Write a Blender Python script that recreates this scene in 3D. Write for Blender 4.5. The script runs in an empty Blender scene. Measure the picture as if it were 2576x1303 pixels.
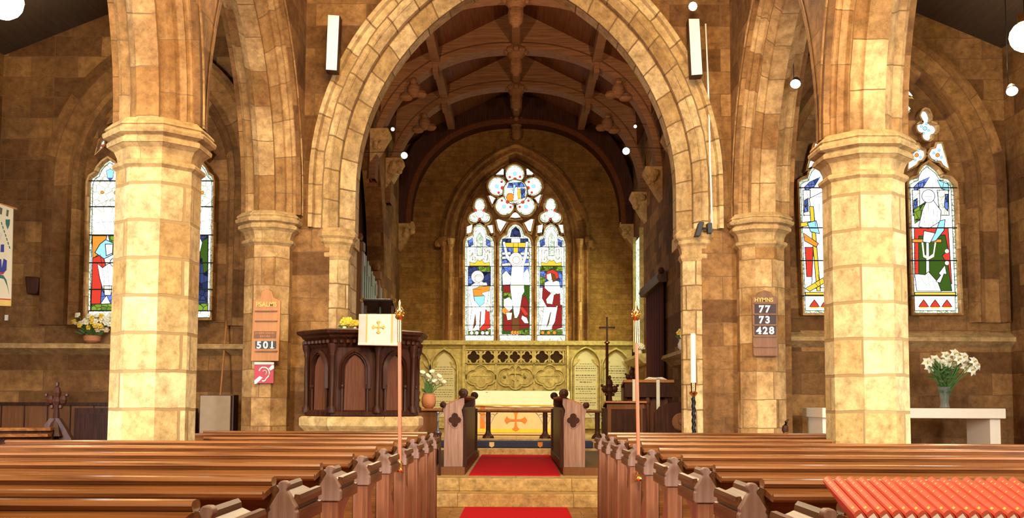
import bpy, bmesh, math, random
from mathutils import Matrix, Vector
random.seed(7)
S = bpy.context.scene
C = S.collection
PI = math.pi
# ------------------------------------------------------------------ camera
F, CX, CY, H = 2500.0, 1288.0, 846.0, 1.23
M3 = (Matrix.Rotation(math.atan(14/F), 3, 'Z') @ Matrix.Rotation(PI/2 + math.atan((1019-CY)/F), 3, 'X')
      @ Matrix.Rotation(math.radians(.25), 3, 'Z'))
cam_d = bpy.data.cameras.new('camera'); cam = bpy.data.objects.new('camera', cam_d); C.objects.link(cam)
cam.matrix_world = Matrix.Translation((0, 0, H)) @ M3.to_4x4()
cam_d.sensor_width = 36; cam_d.lens = 36*F/2576; cam_d.shift_y = (CY-651.5)/2576; cam_d.clip_start = .05
S.camera = cam
def P(px, py, Y):
    d = M3 @ Vector(((px-CX)/F, -(py-CY)/F, -1)); d *= Y/d.y
    return Vector((d.x, d.y, d.z + H))
# ------------------------------------------------------------------ world, exposure, room lights and added fills
S.view_settings.view_transform = 'Standard'; S.view_settings.look = 'None'
S.view_settings.gamma = 1; S.view_settings.exposure = 0.38; S.view_settings.use_curve_mapping = False
w = bpy.data.worlds.new('world'); S.world = w; w.use_nodes = True
w.node_tree.nodes['Background'].inputs[0].default_value = (1, .84, .62, 1)
w.node_tree.nodes['Background'].inputs[1].default_value = .09
WARM = (1, .76, .46)
def area(name, loc, aim, sx, sy, power, col):
    l = bpy.data.lights.new(name, 'AREA'); l.shape = 'RECTANGLE'; l.size = sx; l.size_y = sy; l.energy = power; l.color = col
    o = bpy.data.objects.new(name, l); C.objects.link(o); o.location = loc
    o.rotation_euler = (Vector(aim)-Vector(loc)).to_track_quat('-Z', 'Y').to_euler(); return o
def spot(name, loc, aim, power, col, ang=80, r=.06, blend=.6):
    l = bpy.data.lights.new(name, 'SPOT'); l.energy = power; l.color = col; l.spot_size = math.radians(ang); l.spot_blend = blend; l.shadow_soft_size = r
    o = bpy.data.objects.new(name, l); C.objects.link(o); o.location = loc
    o.rotation_euler = (Vector(aim)-Vector(loc)).to_track_quat('-Z', 'Y').to_euler(); return o
def point(name, loc, power, col, r=.1):
    l = bpy.data.lights.new(name, 'POINT'); l.energy = power; l.color = col; l.shadow_soft_size = r
    o = bpy.data.objects.new(name, l); C.objects.link(o); o.location = loc; return o
def spread(o, deg): o.data.spread = math.radians(deg)
area('nave_lamp_light', (0, 3.0, 7.8), (0, 10.5, 2.5), 4, 2.5, 560, WARM)
area('west_fill_light', (0, -3.5, 7.6), (0, 10, 2.2), 4.5, 2.2, 900, (1, .83, .56))  # added frontal fill high in the nave, stands for no actual window
spread(area('north_window_light', (-6.8, 2.6, 2.5), (-2.9, 8.0, 1.2), 2.2, 2.4, 400, (.95, .97, 1)), 100)
spread(area('south_window_light', (6.35, 2.8, 2.5), (2.9, 8.3, 1.2), 2.2, 2.4, 400, (.9, .96, 1)), 100)
spot('chancel_spot_light', (-2.1, 17.2, 5.6), (0.5, 22.6, 1.2), 460, (1, .76, .38), 75, .06, 1.0)
spot('chancel_spot_light', (2.1, 17.2, 5.6), (-0.5, 22.6, 1.2), 460, (1, .82, .42), 75, .06, 1.0)
spot('altar_spot_light', (1.9, 15.0, 5.6), (0, 20.5, .9), 420, (1, .84, .62), 55)
spot('altar_spot_light', (-1.9, 15.0, 5.6), (0, 20.5, .9), 360, (1, .84, .62), 55)
spot('roof_fill_light', (1.9, 13.1, 5.0), (-.6, 19.5, 8.0), 330, (1, .68, .42), 75, .1)  # invented pair of spots, added to brighten the roof ribs
spot('roof_fill_light', (-1.9, 13.1, 5.0), (.6, 19.5, 8.0), 330, (1, .68, .42), 75, .1)
area('chancel_window_light', (2.5, 21.5, 3.4), (-1.2, 22.4, 1.8), .5, 2.2, 45, (.9, 1, .55))
spot('chancel_lamp_west', (-2.0, 16.8, 5.55), (-1.2, 4.5, .9), 800, (1, .8, .5), 44, .12, .8)
spot('chancel_lamp_west', (2.0, 16.8, 5.55), (1.3, 4.5, .9), 800, (1, .8, .5), 44, .12, .8)
spot('step_spot_light', (0, 10.6, 7.2), (0, 13.4, 0), 520, WARM, 50)
spot('pew_spot_light', (-1.3, 11.4, 6.6), (-1.9, 5.5, .9), 380, WARM, 75, .35)
spot('pew_spot_light', (1.4, 11.4, 6.6), (1.9, 5.5, .9), 380, WARM, 75, .35)
# ------------------------------------------------------------------ materials
MATS = {}
def nt(name):
    m = bpy.data.materials.new(name); m.use_nodes = True; t = m.node_tree
    return m, t, t.nodes['Principled BSDF']
def N(t, typ, **kw):
    n = t.nodes.new(typ)
    for k, v in kw.items():
        if k.startswith('i_'):
            key = k[2:].replace('_', ' '); n.inputs[key].default_value = v
        else: setattr(n, k, v)
    return n
def c4(c): return (c[0], c[1], c[2], 1)
def mixc(t, fac, a, b, mode='MIX'):
    n = t.nodes.new('ShaderNodeMix'); n.data_type = 'RGBA'; n.blend_type = mode
    for s, v in ((n.inputs[0], fac), (n.inputs[6], a), (n.inputs[7], b)):
        if hasattr(v, 'is_linked') or isinstance(v, bpy.types.NodeSocket): t.links.new(v, s)
        else: s.default_value = v if isinstance(v, float) else c4(v)
    return n.outputs[2]
def stone(name, c1, c2, stain, mortar, bw=.55, bh=.27, ms=.012, rough=.85, bump=.35, stain_amt=.55, sc=.9, squash=1.0):
    m, t, b = nt(name)
    uv = N(t, 'ShaderNodeUVMap')
    geo = N(t, 'ShaderNodeNewGeometry')
    wob = N(t, 'ShaderNodeTexNoise', i_Scale=5.0); t.links.new(geo.outputs['Position'], wob.inputs['Vector'])
    ad = N(t, 'ShaderNodeVectorMath', operation='SCALE'); ad.inputs[3].default_value = .03
    t.links.new(wob.outputs['Color'], ad.inputs[0])
    a2 = N(t, 'ShaderNodeVectorMath', operation='ADD'); t.links.new(uv.outputs['UV'], a2.inputs[0]); t.links.new(ad.outputs[0], a2.inputs[1])
    br = N(t, 'ShaderNodeTexBrick'); br.offset = .5; br.squash = squash
    for k, v in (('Color1', c4(c1)), ('Color2', c4(c2)), ('Mortar', c4(mortar)), ('Scale', 1.0), ('Mortar Size', ms), ('Mortar Smooth', .3), ('Bias', -.1), ('Brick Width', bw), ('Row Height', bh)):
        br.inputs[k].default_value = v
    t.links.new(a2.outputs[0], br.inputs['Vector'])
    n1 = N(t, 'ShaderNodeTexNoise', i_Scale=sc, i_Detail=4.0, i_Roughness=.62); t.links.new(geo.outputs['Position'], n1.inputs['Vector'])
    r1 = N(t, 'ShaderNodeValToRGB'); r1.color_ramp.elements[0].position = .46; r1.color_ramp.elements[1].position = .66
    r1.color_ramp.elements[1].color = (stain_amt,)*3 + (1,)
    t.links.new(n1.outputs['Fac'], r1.inputs[0])
    col = mixc(t, r1.outputs[0], br.outputs['Color'], stain)
    n2 = N(t, 'ShaderNodeTexNoise', i_Scale=9.0, i_Detail=7.0, i_Roughness=.78); t.links.new(geo.outputs['Position'], n2.inputs['Vector'])
    r2 = N(t, 'ShaderNodeValToRGB'); r2.color_ramp.elements[0].color = (.42, .38, .33, 1); r2.color_ramp.elements[1].color = (1.28, 1.26, 1.22, 1)
    r2.color_ramp.elements[0].position = .3; r2.color_ramp.elements[1].position = .7
    t.links.new(n2.outputs['Fac'], r2.inputs[0])
    col = mixc(t, 1.0, col, r2.outputs[0], 'MULTIPLY')
    col = mixc(t, br.outputs['Fac'], col, mortar)
    t.links.new(col, b.inputs['Base Color']); b.inputs['Roughness'].default_value = rough
    b.inputs['Specular IOR Level'].default_value = .25
    hm = N(t, 'ShaderNodeMath', operation='MULTIPLY_ADD'); t.links.new(br.outputs['Fac'], hm.inputs[0]); hm.inputs[1].default_value = -1.0
    t.links.new(n2.outputs['Fac'], hm.inputs[2])
    bp = N(t, 'ShaderNodeBump', i_Strength=bump, i_Distance=.02); t.links.new(hm.outputs[0], bp.inputs['Height']); t.links.new(bp.outputs[0], b.inputs['Normal'])
    return m
def wood(name, c1, c2, rough=.3, axis='X', sc=3.0, spec=.5):
    m, t, b = nt(name)
    tc = N(t, 'ShaderNodeTexCoord'); mp = N(t, 'ShaderNodeMapping')
    mp.inputs['Scale'].default_value = {'X': (.6, 14, 14), 'Y': (14, .6, 14), 'Z': (14, 14, .8)}[axis]
    t.links.new(tc.outputs['Object'], mp.inputs[0])
    n = N(t, 'ShaderNodeTexNoise', i_Scale=sc, i_Detail=5.0, i_Roughness=.6, i_Distortion=.4); t.links.new(mp.outputs[0], n.inputs['Vector'])
    r = N(t, 'ShaderNodeValToRGB'); r.color_ramp.elements[0].position = .3; r.color_ramp.elements[1].position = .7
    r.color_ramp.elements[0].color = c4(c1); r.color_ramp.elements[1].color = c4(c2); t.links.new(n.outputs['Fac'], r.inputs[0])
    t.links.new(r.outputs[0], b.inputs['Base Color']); b.inputs['Roughness'].default_value = rough; b.inputs['Specular IOR Level'].default_value = spec
    if spec > .55: b.inputs['Coat Weight'].default_value = .35; b.inputs['Coat Roughness'].default_value = .18
    bp = N(t, 'ShaderNodeBump', i_Strength=.12, i_Distance=.004); t.links.new(n.outputs['Fac'], bp.inputs['Height']); t.links.new(bp.outputs[0], b.inputs['Normal'])
    return m
def plain(name, c, rough=.6, metal=0.0, var=.15, sc=12.0, spec=.4):
    m, t, b = nt(name)
    tc = N(t, 'ShaderNodeTexCoord'); n = N(t, 'ShaderNodeTexNoise', i_Scale=sc, i_Detail=3.0); t.links.new(tc.outputs['Object'], n.inputs['Vector'])
    col = mixc(t, n.outputs['Fac'], tuple(x*(1-var) for x in c), tuple(min(1, x*(1+var)) for x in c))
    t.links.new(col, b.inputs['Base Color']); b.inputs['Roughness'].default_value = rough; b.inputs['Metallic'].default_value = metal
    b.inputs['Specular IOR Level'].default_value = spec
    return m
def emit(name, c, s, cells=0, line=(.02, .02, .03), var=.5):
    """stained glass lit from outside, with leading between small quarries"""
    m, t, b = nt(name); t.nodes.remove(b); e = N(t, 'ShaderNodeEmission'); e.inputs[1].default_value = s
    out = [n for n in t.nodes if n.type == 'OUTPUT_MATERIAL'][0]; t.links.new(e.outputs[0], out.inputs[0])
    if not cells: e.inputs[0].default_value = c4(c); return m
    geo = N(t, 'ShaderNodeNewGeometry')
    v = N(t, 'ShaderNodeTexVoronoi', feature='DISTANCE_TO_EDGE', i_Scale=float(cells)); t.links.new(geo.outputs['Position'], v.inputs['Vector'])
    v2 = N(t, 'ShaderNodeTexVoronoi', i_Scale=float(cells)); t.links.new(geo.outputs['Position'], v2.inputs['Vector'])
    r = N(t, 'ShaderNodeValToRGB'); r.color_ramp.elements[0].position = .02; r.color_ramp.elements[1].position = .07; t.links.new(v.outputs['Distance'], r.inputs[0])
    hs = N(t, 'ShaderNodeSeparateColor'); t.links.new(v2.outputs['Color'], hs.inputs[0])
    r2 = N(t, 'ShaderNodeValToRGB'); els = r2.color_ramp.elements
    els[0].color = c4(tuple(x*(1-var) for x in c)); els[1].color = c4(c); els[0].position = .1; els[1].position = .6
    t.links.new(hs.outputs[0], r2.inputs[0])
    t.links.new(mixc(t, r.outputs[0], line, r2.outputs[0]), e.inputs[0]); return m

M_ = dict(
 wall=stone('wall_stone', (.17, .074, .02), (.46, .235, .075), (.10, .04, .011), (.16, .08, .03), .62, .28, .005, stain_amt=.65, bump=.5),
 east=stone('east_wall_stone', (.24, .125, .027), (.33, .175, .042), (.17, .08, .018), (.15, .075, .02), .34, .12, .004, stain_amt=.4),
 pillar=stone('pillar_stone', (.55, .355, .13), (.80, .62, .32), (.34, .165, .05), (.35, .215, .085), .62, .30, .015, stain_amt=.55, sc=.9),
 arch=stone('arch_stone', (.36, .18, .054), (.74, .48, .205), (.24, .10, .025), (.22, .12, .045), .40, .33, .006, stain_amt=.7, sc=1.3),
 charch=stone('chancel_arch_stone', (.48, .30, .115), (.76, .55, .27), (.34, .18, .06), (.21, .12, .045), .36, .30, .010, stain_amt=.5, sc=1.3),
 cap=stone('capital_stone', (.52, .33, .13), (.60, .40, .17), (.38, .21, .07), (.34, .20, .08), 3.0, 2.0, .004, bump=.2, stain_amt=.4, sc=3),
 rere=stone('reredos_stone', (.50, .41, .15), (.56, .47, .19), (.40, .31, .10), (.4, .33, .12), 3.0, 2.0, .002, bump=.12, stain_amt=.4, sc=4),
 step=stone('step_stone', (.66, .45, .19), (.74, .53, .25), (.52, .33, .12), (.3, .18, .07), 1.4, .6, .006, bump=.15, stain_amt=.4, sc=2, rough=.6),
 floor=stone('floor_stone', (.42, .20, .065), (.5, .26, .09), (.3, .14, .045), (.2, .11, .04), .3, .3, .008, bump=.15, rough=.5),
 pew=wood('pew_oak', (.095, .028, .007), (.31, .115, .031), .22, 'X', spec=.8),
 rail=wood('end_rail_oak', (.06, .021, .007), (.15, .062, .022), .45, 'Y', spec=.15),
 pewend=wood('pew_end_oak', (.13, .042, .016), (.26, .10, .045), .45, 'Z', spec=.35),
 fin=wood('finial_oak', (.16, .085, .06), (.25, .15, .11), .55, 'Z', spec=.3),
 dark=wood('dark_oak', (.022, .006, .003), (.072, .022, .009), .45, 'Z', spec=.2),
 pulp=wood('pulpit_panel_wood', (.095, .03, .014), (.165, .06, .03), .5, 'Z', spec=.2),
 roof=wood('roof_timber', (.085, .028, .010), (.17, .06, .022), .7, 'Y', spec=.1),
 rib=wood('rib_timber', (.15, .068, .028), (.30, .145, .062), .65, 'X', spec=.1),
 stall=wood('stall_oak', (.24, .115, .075), (.46, .28, .21), .35, 'Z'),
 oakl=wood('light_oak', (.40, .155, .04), (.50, .21, .06), .5, 'Z', spec=.25),
 oakm=wood('mid_oak', (.15, .055, .016), (.24, .095, .03), .5, 'Z', spec=.25),
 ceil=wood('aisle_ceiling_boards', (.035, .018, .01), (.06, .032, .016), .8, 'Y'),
 carpet=plain('red_carpet', (.58, .012, .02), .95, var=.25, sc=120, spec=.1),
 brass=plain('brass', (.85, .55, .18), .25, 1.0),
 iron=plain('black_iron', (.02, .018, .016), .45, .6),
 gloom=plain('recess_shade', (.035, .018, .009), .95, spec=.05),  # shade of the reredos hollows put into a dark colour
 black=plain('black_plastic', (.015, .015, .015), .5),
 white=plain('white_grille', (.78, .74, .70), .6, var=.04),
 whitep=plain('white_paint', (.85, .8, .7), .5, var=.05),
 tstone=plain('table_stone', (.80, .66, .47), .5, var=.05),
 cloth=plain('white_cloth', (.86, .80, .62), .85, var=.05),
 cream=plain('cream_frontal', (.80, .58, .32), .85, var=.08),
 gold=plain('gold_thread', (.75, .47, .10), .6, var=.2),
 orange=plain('orange_embroidery', (.68, .22, .03), .7, var=.2),
 silver=plain('pale_lace', (.62, .58, .52), .8),
 navy=plain('navy_kneeler', (.035, .04, .085), .9),
 red=plain('red_board', (.42, .015, .03), .5, var=.05),
 book=plain('red_book_cloth', (.60, .10, .06), .35, var=.12, sc=40),
 page=plain('book_pages', (.86, .78, .78), .8, var=.08, sc=60),
 curtain=plain('crimson_curtain', (.055, .003, .004), .9),
 terra=plain('terracotta', (.52, .20, .08), .7),
 petal=plain('white_petal', (.92, .88, .66), .6, var=.06),
 yell=plain('yellow_petal', (.88, .62, .06), .6),
 leaf=plain('green_leaf', (.06, .13, .025), .5),
 stem=plain('green_stem', (.09, .17, .035), .5),
 dried=plain('dried_leaf', (.26, .10, .035), .7),
 ceram=plain('cream_ceramic', (.72, .62, .44), .4),
 pole=plain('stave_varnish', (.40, .13, .05), .3, var=.1),
 wax=plain('candle_wax', (.92, .84, .62), .5, var=.04),
 pipe=plain('organ_pipe_metal', (.16, .17, .14), .35, .5),
 pmouth=plain('organ_pipe_light', (.36, .34, .27), .35, .4),
 tab=plain('tablet_stone', (.52, .47, .25), .7, var=.06),
 ink=plain('tablet_ink', (.13, .11, .06), .8),
 brd=plain('pinboard_hessian', (.36, .25, .15), .9),
 banner=plain('banner_cloth', (.74, .62, .40), .9, var=.05),
 blue=plain('blue_applique', (.04, .05, .22), .8), greena=plain('green_applique', (.04, .14, .10), .8), reda=plain('red_applique', (.5, .04, .03), .8),
 steel=plain('grey_metal', (.2, .2, .22), .4, .6),
 lampg=emit('lamp_glow', (1, .9, .62), 14), lampw=emit('spot_glow', (1, .84, .62), 9),
)
gl = plain('clear_glass', (.8, .85, .75), .05); gl.node_tree.nodes['Principled BSDF'].inputs['Transmission Weight'].default_value = .9; M_['glass'] = gl
G_ = dict(white=emit('glass_white', (.97, 1, .98), 2.6), quarry=emit('glass_white_quarries', (1, 1, .93), 1.75, 11, (.25, .24, .12), var=.3), border=emit('glass_pale_border', (.85, .98, .72), 1.25, 18, (.12, .2, .1), var=.5),
 blue=emit('glass_blue', (.16, .26, .75), .9, 12, var=.75), sky=emit('glass_sky', (.30, .62, .95), 1.2), navy=emit('glass_navy', (.05, .07, .20), .8, 10, var=.8),
 red=emit('glass_red', (.80, .06, .035), .85), wine=emit('glass_wine', (.36, .03, .025), .8), gold=emit('glass_gold', (.95, .62, .05), .95), pale=emit('glass_pale_gold', (1, .9, .5), 1.6),
 green=emit('glass_green', (.06, .13, .015), .8), leaf=emit('glass_leaf', (.25, .40, .04), .9, 14, var=.8), brown=emit('glass_brown', (.26, .10, .03), .7), flesh=emit('glass_flesh', (1, .82, .7), 1.6),
 orange=emit('glass_orange', (.9, .33, .04), .9), lead=plain('lead_came', (.015, .014, .013), .6), stonework=M_['arch'])
# ------------------------------------------------------------------ mesh builder
def wloc(o):
    v = Vector((0, 0, 0))
    while o: v += o.location; o = o.parent
    return v
class MB:
    def __init__(s): s.v = []; s.f = []; s.uv = {}; s.mi = []; s.ms = []; s.cur = 0
    def m(s, mat):
        if mat not in s.ms: s.ms.append(mat)
        s.cur = s.ms.index(mat); return s
    def add(s, vs, fs, uvs=None):
        b = len(s.v); s.v += [Vector(p) for p in vs]
        for i, f in enumerate(fs):
            if uvs: s.uv[len(s.f)] = uvs[i]
            s.f.append([b+k for k in f]); s.mi.append(s.cur)
        return s
    def box(s, x0, x1, y0, y1, z0, z1):
        v = [(x, y, z) for z in (z0, z1) for y in (y0, y1) for x in (x0, x1)]
        return s.add(v, [(0, 2, 3, 1), (4, 5, 7, 6), (0, 1, 5, 4), (2, 6, 7, 3), (0, 4, 6, 2), (1, 3, 7, 5)])
    def prism(s, pts, d):
        """pts: closed 3D loop, d: extrusion vector"""
        n = len(pts); pts = [Vector(p) for p in pts]; d = Vector(d)
        return s.add(pts + [p+d for p in pts], [list(range(n))[::-1], list(range(n, 2*n))] + [(i, (i+1) % n, n+(i+1) % n, n+i) for i in range(n)])
    def quads(s, rows, closed=False, uv=None, caps=False):
        """rows: list of equal-length point lists"""
        m = len(rows[0]); vs = [p for r in rows for p in r]; fs = []; us = []
        for i in range(len(rows)-1):
            for j in range(m if closed else m-1):
                k = (j+1) % m; fs.append((i*m+j, i*m+k, (i+1)*m+k, (i+1)*m+j))
                if uv: us.append((uv[i][j], uv[i][k], uv[i+1][k], uv[i+1][j]))
        if caps and not uv:
            fs.append(list(range(m))[::-1]); fs.append([(len(rows)-1)*m+j for j in range(m)])
        return s.add(vs, fs, us if uv else None)
    def lathe(s, prof, c, n=24, axis='Z', rot=0, caps=True):
        """prof: list of (radius, height)"""
        rows = []
        for r, h in prof:
            row = []
            for i in range(n):
                a = rot+2*PI*i/n; p = (r*math.cos(a), r*math.sin(a), h)
                if axis == 'Y': p = (p[0], h, p[1])
                if axis == 'X': p = (h, p[0], p[1])
                row.append(Vector(c)+Vector(p))
            rows.append(row)
        return s.quads(rows, True, None, caps)
    def tube(s, pts, r, n=8, caps=True):
        pts = [Vector(p) for p in pts]; rows = []; up = Vector((0, 0, 1))
        for i, p in enumerate(pts):
            t = (pts[min(i+1, len(pts)-1)]-pts[max(i-1, 0)]).normalized()
            a = t.cross(up if abs(t.z) < .95 else Vector((1, 0, 0))).normalized(); b = t.cross(a)
            rr = r[i] if isinstance(r, (list, tuple)) else r
            rows.append([p+a*rr*math.cos(2*PI*k/n)+b*rr*math.sin(2*PI*k/n) for k in range(n)])
        return s.quads(rows, True, None, caps)
    def ball(s, c, r, n=12, sq=(1, 1, 1)):
        rows = []
        for i in range(n//2+1):
            a = -PI/2+PI*i/(n//2); q = max(math.cos(a), .01)
            rows.append([Vector(c)+Vector((r*sq[0]*q*math.cos(2*PI*k/n), r*sq[1]*q*math.sin(2*PI*k/n), r*sq[2]*math.sin(a))) for k in range(n)])
        return s.quads(rows, True, None, True)
    def ring(s, pts, t, y0, y1):
        """moulded frame round a loop lying in an XZ plane; grows outward by t"""
        n = len(pts); pts = [Vector(p) for p in pts]; ar = sum(pts[i].x*pts[(i+1) % n].z-pts[(i+1) % n].x*pts[i].z for i in range(n)); sg = 1 if ar > 0 else -1
        out = []
        for i in range(n):
            a, b, c = pts[i-1], pts[i], pts[(i+1) % n]
            d1 = (b-a); d2 = (c-b); n1 = Vector((d1.z, 0, -d1.x)).normalized()*sg; n2 = Vector((d2.z, 0, -d2.x)).normalized()*sg
            q = n1+n2; L = q.length; q = q/L if L > .2 else n1; k = min(1/max(q.dot(n1), .5), 1.6)
            out.append(b+q*t*k)
        I = lambda L, y: [Vector((p.x, y, p.z)) for p in L]
        mid = [(pts[i]*.7+out[i]*.3) for i in range(n)]
        return s.quads([r+[r[0]] for r in (I(pts, y1), I(pts, y0+(y1-y0)*.4), I(mid, y0), I(out, y0), I(out, y1))])
    def build(s, name, mat=None, parent=None, smooth=False, bevel=0, kind=None):
        me = bpy.data.meshes.new(name); off = wloc(parent) if parent else Vector((0, 0, 0))
        me.from_pydata([p-off for p in s.v], [], s.f); o = bpy.data.objects.new(name, me); C.objects.link(o)
        if mat: me.materials.append(mat)
        for m in s.ms: me.materials.append(m)
        for i, p in enumerate(me.polygons): p.material_index = min(s.mi[i], max(len(me.materials)-1, 0)); p.use_smooth = smooth
        ul = me.uv_layers.new(name='UVMap')
        for p in me.polygons:
            if p.index in s.uv:
                for li, u in zip(p.loop_indices, s.uv[p.index]): ul.data[li].uv = u
                continue
            n = p.normal
            for li in p.loop_indices:
                c = me.vertices[me.loops[li].vertex_index].co + off
                if abs(n.z) > .75: ul.data[li].uv = (c.x, c.y)
                else:
                    L = math.hypot(n.x, n.y) or 1; ul.data[li].uv = ((-n.y*c.x+n.x*c.y)/L, c.z)
        if not s.uv:
            bm = bmesh.new(); bm.from_mesh(me); bmesh.ops.recalc_face_normals(bm, faces=bm.faces); bm.to_mesh(me); bm.free()
        if bevel:
            b = o.modifiers.new('bevel', 'BEVEL'); b.width = bevel; b.segments = 2; b.limit_method = 'ANGLE'
        if smooth:
            try:
                me.set_sharp_from_angle(angle=math.radians(40))
            except Exception: pass
        if parent: o.parent = parent
        if kind: o['kind'] = kind
        return o
def thing(name, label, cat, loc=(0, 0, 0), group=None):
    o = bpy.data.objects.new(name, None); C.objects.link(o); o.location = loc; o.empty_display_size = .1
    return tag(o, label, cat, group)
def tag(o, label, cat, group=None):
    o['label'] = label; o['category'] = cat
    if group: o['group'] = group
    return o
def struct(o): o['kind'] = 'structure'; return o
def copy_tree(o, loc=None, parent=None):
    c = o.copy(); C.objects.link(c)
    if parent: c.parent = parent
    if loc is not None: c.location = loc
    for ch in list(o.children): copy_tree(ch, None, c)
    return c
def circ(cx, cy, r, n=20, a0=0): return [(cx+r*math.cos(a0+2*PI*i/n), cy+r*math.sin(a0+2*PI*i/n)) for i in range(n)]
def union(cx, cy, cs, n=48):
    """star-shaped outline of several overlapping circles seen from (cx, cy)"""
    o = []
    for i in range(n):
        a = 2*PI*i/n; dx, dy = math.cos(a), math.sin(a); best = .001
        for (x, y, r) in cs:
            ex, ey = x-cx, y-cy; b = ex*dx+ey*dy; q = b*b-(ex*ex+ey*ey-r*r)
            if q >= 0: best = max(best, b+math.sqrt(q))
        o.append((cx+dx*best, cy+dy*best))
    return o
def arch_pts(wd, c, zs, o=0.0, n=14, z0=None):
    """two-centred pointed arch, half span wd, centres c beyond the axis, springing zs, offset o; (x, z) from left foot over the apex"""
    R = wd+c+o; th = math.acos(min(1, c/R)); L = []
    if z0 is not None: L.append((-(wd+o), z0))
    for i in range(n+1):
        a = th*i/n; L.append((c-R*math.cos(a), zs+R*math.sin(a)))
    return L+[(-x, z) for x, z in L[-2::-1]]
def arch_sweep(mb, prof, wd, c, zs, cx, z0=None, side=False, n=14):
    """prof: (depth, offset) list; side: arch runs along Y and depth is X"""
    rows, uv = [], []; base = arch_pts(wd, c, zs, 0, n, z0); L = [0]
    for i in range(1, len(base)): L.append(L[-1]+math.dist(base[i], base[i-1]))
    v = 0
    for k, (d, o) in enumerate(prof):
        if k: v += math.dist(prof[k], prof[k-1])
        pts = arch_pts(wd, c, zs, o, n, z0)
        rows.append([Vector((d, cx+x, z)) if side else Vector((cx+x, d, z)) for x, z in pts]); uv.append([(l, v) for l in L])
    mb.quads(rows, False, uv)
def arch_wall(mb, a0, a1, z0, z1, d0, d1, cx, wd, c, zs, o, side=False, n=14):
    """wall slab from a0 to a1 with a pointed opening"""
    pts = [(cx+x, z) for x, z in arch_pts(wd, c, zs, o, n, z0)]
    W = lambda a, d, z: Vector((d, a, z)) if side else Vector((a, d, z))
    for d in (d0, d1):
        for i in range(len(pts)-1):
            (xa, za), (xb, zb) = pts[i], pts[i+1]
            if abs(xa-xb) < 1e-5: continue
            mb.add([W(xa, d, za), W(xb, d, zb), W(xb, d, z1), W(xa, d, z1)], [(0, 1, 2, 3)])
        for xa, xb in ((a0, pts[0][0]), (pts[-1][0], a1)):
            if xb-xa > 1e-4: mb.add([W(xa, d, z0), W(xb, d, z0), W(xb, d, z1), W(xa, d, z1)], [(0, 1, 2, 3)])
    for i in range(len(pts)-1):
        (xa, za), (xb, zb) = pts[i], pts[i+1]
        mb.add([W(xa, d0, za), W(xb, d0, zb), W(xb, d1, zb), W(xa, d1, za)], [(0, 1, 2, 3)])
    for a in (a0, a1): mb.add([W(a, d0, z0), W(a, d1, z0), W(a, d1, z1), W(a, d0, z1)], [(0, 1, 2, 3)])
    mb.add([W(a0, d0, z1), W(a1, d0, z1), W(a1, d1, z1), W(a0, d1, z1)], [(0, 1, 2, 3)])
def text(mb, body, cx, cz, y, h, offset=0.0, xs=1.0, depth=.003):
    cu = bpy.data.curves.new('t', 'FONT'); cu.body = body; cu.size = h/.7; cu.align_x = 'CENTER'; cu.offset = offset; cu.extrude = depth
    ob = bpy.data.objects.new('t', cu); C.objects.link(ob); bpy.context.view_layer.update()
    me = bpy.data.meshes.new_from_object(ob.evaluated_get(bpy.context.evaluated_depsgraph_get()))
    mb.add([(cx+p.co.x*xs, y-p.co.z, cz-h/2+p.co.y) for p in me.vertices], [list(f.vertices) for f in me.polygons])
    bpy.data.objects.remove(ob); bpy.data.meshes.remove(me); bpy.data.curves.remove(cu)
# ================================================================== THE SETTING
def bx(name, mat, *a, **k): return struct(MB().box(*a).build(name, mat, **k))
bx('floor', M_['floor'], -7.2, 6.8, -5, 13.2, -.12, 0)
bx('floor_chancel', M_['step'], -3.0, 3.0, 12.85, 18.2, .0, .32)
bx('trim_1', M_['step'], -1.75, 1.75, 12.06, 12.85, 0, .16, bevel=.012)
bx('trim_2', M_['step'], -1.75, 1.75, 12.46, 12.86, .16, .32, bevel=.012)
bx('trim_3', M_['step'], -3.0, 3.0, 18.2, 23.2, 0, .44, bevel=.01)
bx('trim_4', M_['step'], -3.0, 3.0, 18.75, 23.2, .44, .60, bevel=.01)
LX, RX = -2.97, 2.945
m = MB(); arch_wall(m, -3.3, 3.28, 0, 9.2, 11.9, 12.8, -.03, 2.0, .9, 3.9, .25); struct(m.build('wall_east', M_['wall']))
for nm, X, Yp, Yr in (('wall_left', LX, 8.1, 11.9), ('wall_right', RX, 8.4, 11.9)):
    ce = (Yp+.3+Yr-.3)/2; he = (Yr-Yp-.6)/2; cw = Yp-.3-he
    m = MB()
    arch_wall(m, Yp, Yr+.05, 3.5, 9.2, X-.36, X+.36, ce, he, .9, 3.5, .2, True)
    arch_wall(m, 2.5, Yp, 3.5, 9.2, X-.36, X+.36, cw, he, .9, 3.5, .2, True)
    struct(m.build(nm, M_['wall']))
    hp = [(.37, .295), (.37, .27), (.345, .25), (.30, .185), (.265, .17), (.265, .15), (.20, .15), (.185, .11), (.15, .07), (.10, .03), (.09, .0)]
    prof = [(-d, o) for d, o in hp]+hp[::-1]
    for k, cy in (('east', ce), ('west', cw)):
        m = MB(); arch_sweep(m, [(X+d, o) for d, o in prof], he, .9, 3.5, cy, 3.5, True, 18)
        o = struct(m.build('trim_9', M_['arch']))
        tag(o, 'chamfered stone arcade arch %s' % {('wall_left', 'east'): 'between the left pillar and the psalm board', ('wall_left', 'west'): 'springing towards the camera from the left pillar',
            ('wall_right', 'east'): 'between the right pillar and the hymn board', ('wall_right', 'west'): 'springing towards the camera from the right pillar'}[(nm, k)], 'arch', 'arcade arches')
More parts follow.
